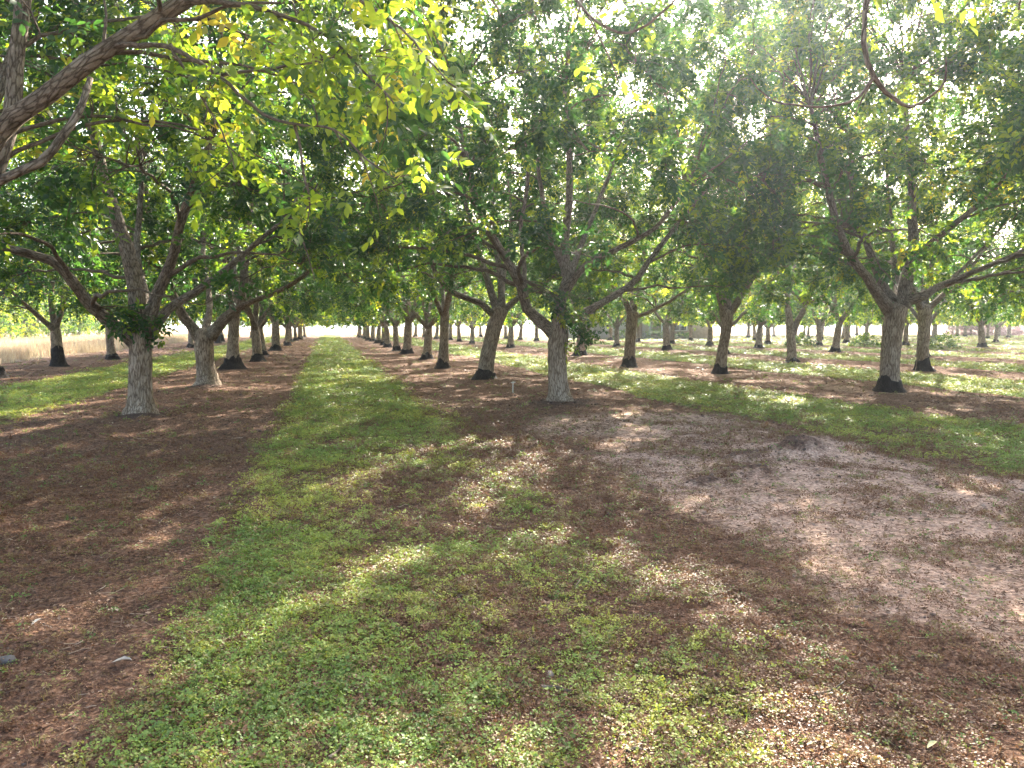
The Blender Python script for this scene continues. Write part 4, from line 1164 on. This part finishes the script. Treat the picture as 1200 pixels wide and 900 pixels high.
pinkm = leaf_mat('pink_bloom', [(0, (.20, .13, .12)), (.5, (.40, .24, .26)), (1, (.55, .36, .38))], [(0, (.25, .15, .13)), (1, (.55, .32, .35))], .35)
for i, (px, w) in enumerate(((1135, 3.0), (1158, 3.4), (1178, 2.8))):
    b = at(px, 388, 128 + 3 * i)
    shrub('%s dusty pink flowering shrub in the open beyond the last orchard trees' % ('lowest', 'broadest', 'tallest')[i], b, w, 2.4 + .3 * i, 900, .3, pinkm, 500 + i, 'pink shrubs past the orchard end')
for i, (px, py, rx, h, lab) in enumerate((
        (937, 407, .75, .8, 'low dark green sucker bush behind the twin-stemmed walnut tree'),
        (1013, 406, .8, .6, 'low spreading sucker bush round a distant trunk before the stout tree'),
        (1104, 409, .8, .75, 'dark green sucker bush beside the row behind the flared black foot'))):
    shrub(lab, ground_at(px, py), rx, h, 260, .16, MAT['leaf'], 520 + i)
for i, (lx, w, h) in enumerate(((-2.6, .9, .7), (1.2, 1.1, .8), (4.4, .8, .7))):
    b = at(755, 398, 90.2) + cR * lx
    shrub(('small dark shrub against the pale siding of the tan house', 'small dark shrub before the porch of the tan house', 'small dark shrub under the white window of the tan house')[i], b, w, h, 200, .2, MAT['leaf'], 540 + i, 'shrubs before the house')

# ------------------------------------------------------------------ far line of trees on the skyline
def far_wood():
    rng = np.random.default_rng(640)
    n = 9000
    x = rng.uniform(-420, 520, n); y = rng.uniform(330, 400, n) + .05 * np.abs(x)
    top = 7 + 7 * fbm(x * .03, y * .02, 641, 4)
    P = np.stack([x, y, top * rng.uniform(0, 1, n) ** .7], -1)
    d = norm(rng.normal(0, 1, (n, 3)))
    v, f, t = compound_leaves(P, d, rng, 1.5, LEAF_LO, 5, rng.beta(2, 4, n) * .7)
    o = obj('far_wood', make_mesh('far_wood', v, f, {'tint': ('FACE', 'FLOAT', t.astype(np.float32))}, False), MAT['leaf'], kind='stuff')
    o['label'] = 'far-off line of trees along the horizon behind the fields'
far_wood()

# ------------------------------------------------------------------ small things on the ground
def riser():
    b = ground_at(601, 462); z = gz_at(b[0], b[1])
    root = bpy.data.objects.new('sprinkler_riser', None); C.objects.link(root); root.location = (b[0], b[1], z)
    root['label'] = 'thin white sprinkler riser standing in dark soil beside the leaning trunk'; root['category'] = 'sprinkler'
    wm = plain('riser_plastic', (.55, .54, .50), .5, .4, .1)
    g = Geo(); tube(g, [(0, 0, -.05), (0, 0, .1), (.004, 0, .24)], [.011, .011, .010], 10); obj('pipe', g.mesh('pipe'), wm, root)
    a = cR * .055
    g = Geo(); tube(g, [-a * .9 + np.array([.004, 0, .24]), np.array([.004, 0, .247]), a * 1.0 + np.array([.004, 0, .25])], [.008, .012, .008], 8); obj('arm', g.mesh('arm'), wm, root)
    g = Geo(); tube(g, [(.004, 0, .25), (.004, 0, .268)], [.014, .009], 10); obj('nozzle', g.mesh('nozzle'), wm, root)
riser()

def fallen_leaf(px, py, size, col, label, seed, rot=None):
    rng = np.random.default_rng(seed)
    b = ground_at(px, py); z = gz_at(b[0], b[1]) + .022
    T, F = LEAF_HI
    v = (T - np.array([.5, 0, 0])) * np.array([1, .75, 1.4]) * size
    v[:, 2] += .25 * np.abs(v[:, 1]) + .15 * size * np.sin(v[:, 0] / size * 2.6)
    o = obj('fallen_leaf', make_mesh('fallen_leaf', v, F), plain('fallen_leaf', col, .7, .2, .25, 30.0), loc=(b[0], b[1], z))
    o.rotation_euler = (rng.normal(0, .12), rng.normal(0, .12), rng.uniform(0, 6.28) if rot is None else rot)
    o['label'] = label; o['category'] = 'leaf'
fallen_leaf(143, 777, .095, (.36, .29, .22), 'large pale dry leaf lying at the edge of the green lane', 1, R(-5))
fallen_leaf(43, 733, .065, (.40, .35, .29), 'small whitish curled leaf lying on bare brown soil', 2, R(50))
fallen_leaf(3, 788, .075, (.20, .26, .08), 'fresh green leaf fallen on brown soil beside a grey stone', 3)
fallen_leaf(1092, 885, .06, (.42, .40, .20), 'yellowish fallen leaf among red-brown dead weeds', 4, R(10))

def stick(pts, r, label, name='stick'):
    P = [ground_at(x, y) for x, y in pts]
    P = [np.array([p[0], p[1], gz_at(p[0], p[1]) + .022]) for p in P]
    c = np.mean(P, axis=0)
    g = Geo(); tube(g, spline([p - c for p in P], .03), np.linspace(r, r * .5, len(spline([p - c for p in P], .03))), 8)
    o = obj(name, g.mesh(name), MAT['limb'], loc=c); o['label'] = label; o['category'] = 'stick'
stick([(634, 811), (652, 810), (670, 817)], .011, 'short pale stub of wood lying among lane weeds')
stick([(735, 892), (745, 888), (752, 890)], .009, 'stubby broken stick near yellow weeds on bare soil')
stick([(955, 826), (975, 818), (990, 806)], .006, 'thin bleached twig lying on red-brown dead weeds')
stick([(385, 896), (398, 884), (401, 872)], .006, 'thin upright pale twig at the bare edge of the clover')

def stone(px, py, size, label, seed, col=(.11, .092, .08)):
    rng = np.random.default_rng(seed)
    b = ground_at(px, py)
    nu, nv = 12, 8
    th = np.linspace(0, np.pi, nv); ph = np.linspace(0, 2 * np.pi, nu, endpoint=False)
    v = []
    for a in th:
        for p_ in ph:
            d = np.array([math.sin(a) * math.cos(p_), math.sin(a) * math.sin(p_), math.cos(a)])
            k = 1 + .22 * math.sin(3 * d[0] + seed) * math.sin(2.5 * d[1] + seed * 2) + .1 * math.sin(6 * d[2] + d[0] * 4)
            v.append(d * k * np.array([size, size * .7, size * .5]))
    i = np.arange(nu * nv).reshape(nv, nu); j = np.roll(i, -1, 1)
    q = np.stack([i[:-1], i[1:], j[1:], j[:-1]], -1).reshape(-1, 4)
    o = obj('stone', make_mesh('stone', np.array(v), q), plain('stone', col, .9, .2, .3, 20.0, .4), loc=(b[0], b[1], gz_at(b[0], b[1]) + size * .15))
    o.rotation_euler[2] = rng.uniform(0, 6)
    o['label'] = label; o['category'] = 'stone'
stone(6, 774, .045, 'grey stone half buried in brown soil beside a green leaf', 3)
stone(644, 787, .03, 'pale rounded stone among the lane weeds near a wood stub', 5, (.26, .21, .17))
stone(829, 883, .02, 'tiny pale pebble on bare soil beside yellow-green weeds', 7, (.45, .4, .36))

# ------------------------------------------------------------------ added haze volume, standing in for veiling lens glare
def haze():
    g = Geo(); g.box((-1540, -90, -1.6), (1540, 2560, 19.0))
    m, nt, out = new_mat('glare_haze')
    pv = N(nt, 'ShaderNodeVolumePrincipled')
    pv.inputs['Color'].default_value = (0.86, 0.92, 1.0, 1)
    pv.inputs['Density'].default_value = HAZE
    pv.inputs['Anisotropy'].default_value = 0.7
    L(nt, pv.outputs[0], out.inputs['Volume'])
    obj('haze', g.mesh('haze', False), m, kind='stuff')['label'] = 'thin added haze standing in for lens glare towards the sun'
HAZE = 0.0007
haze()
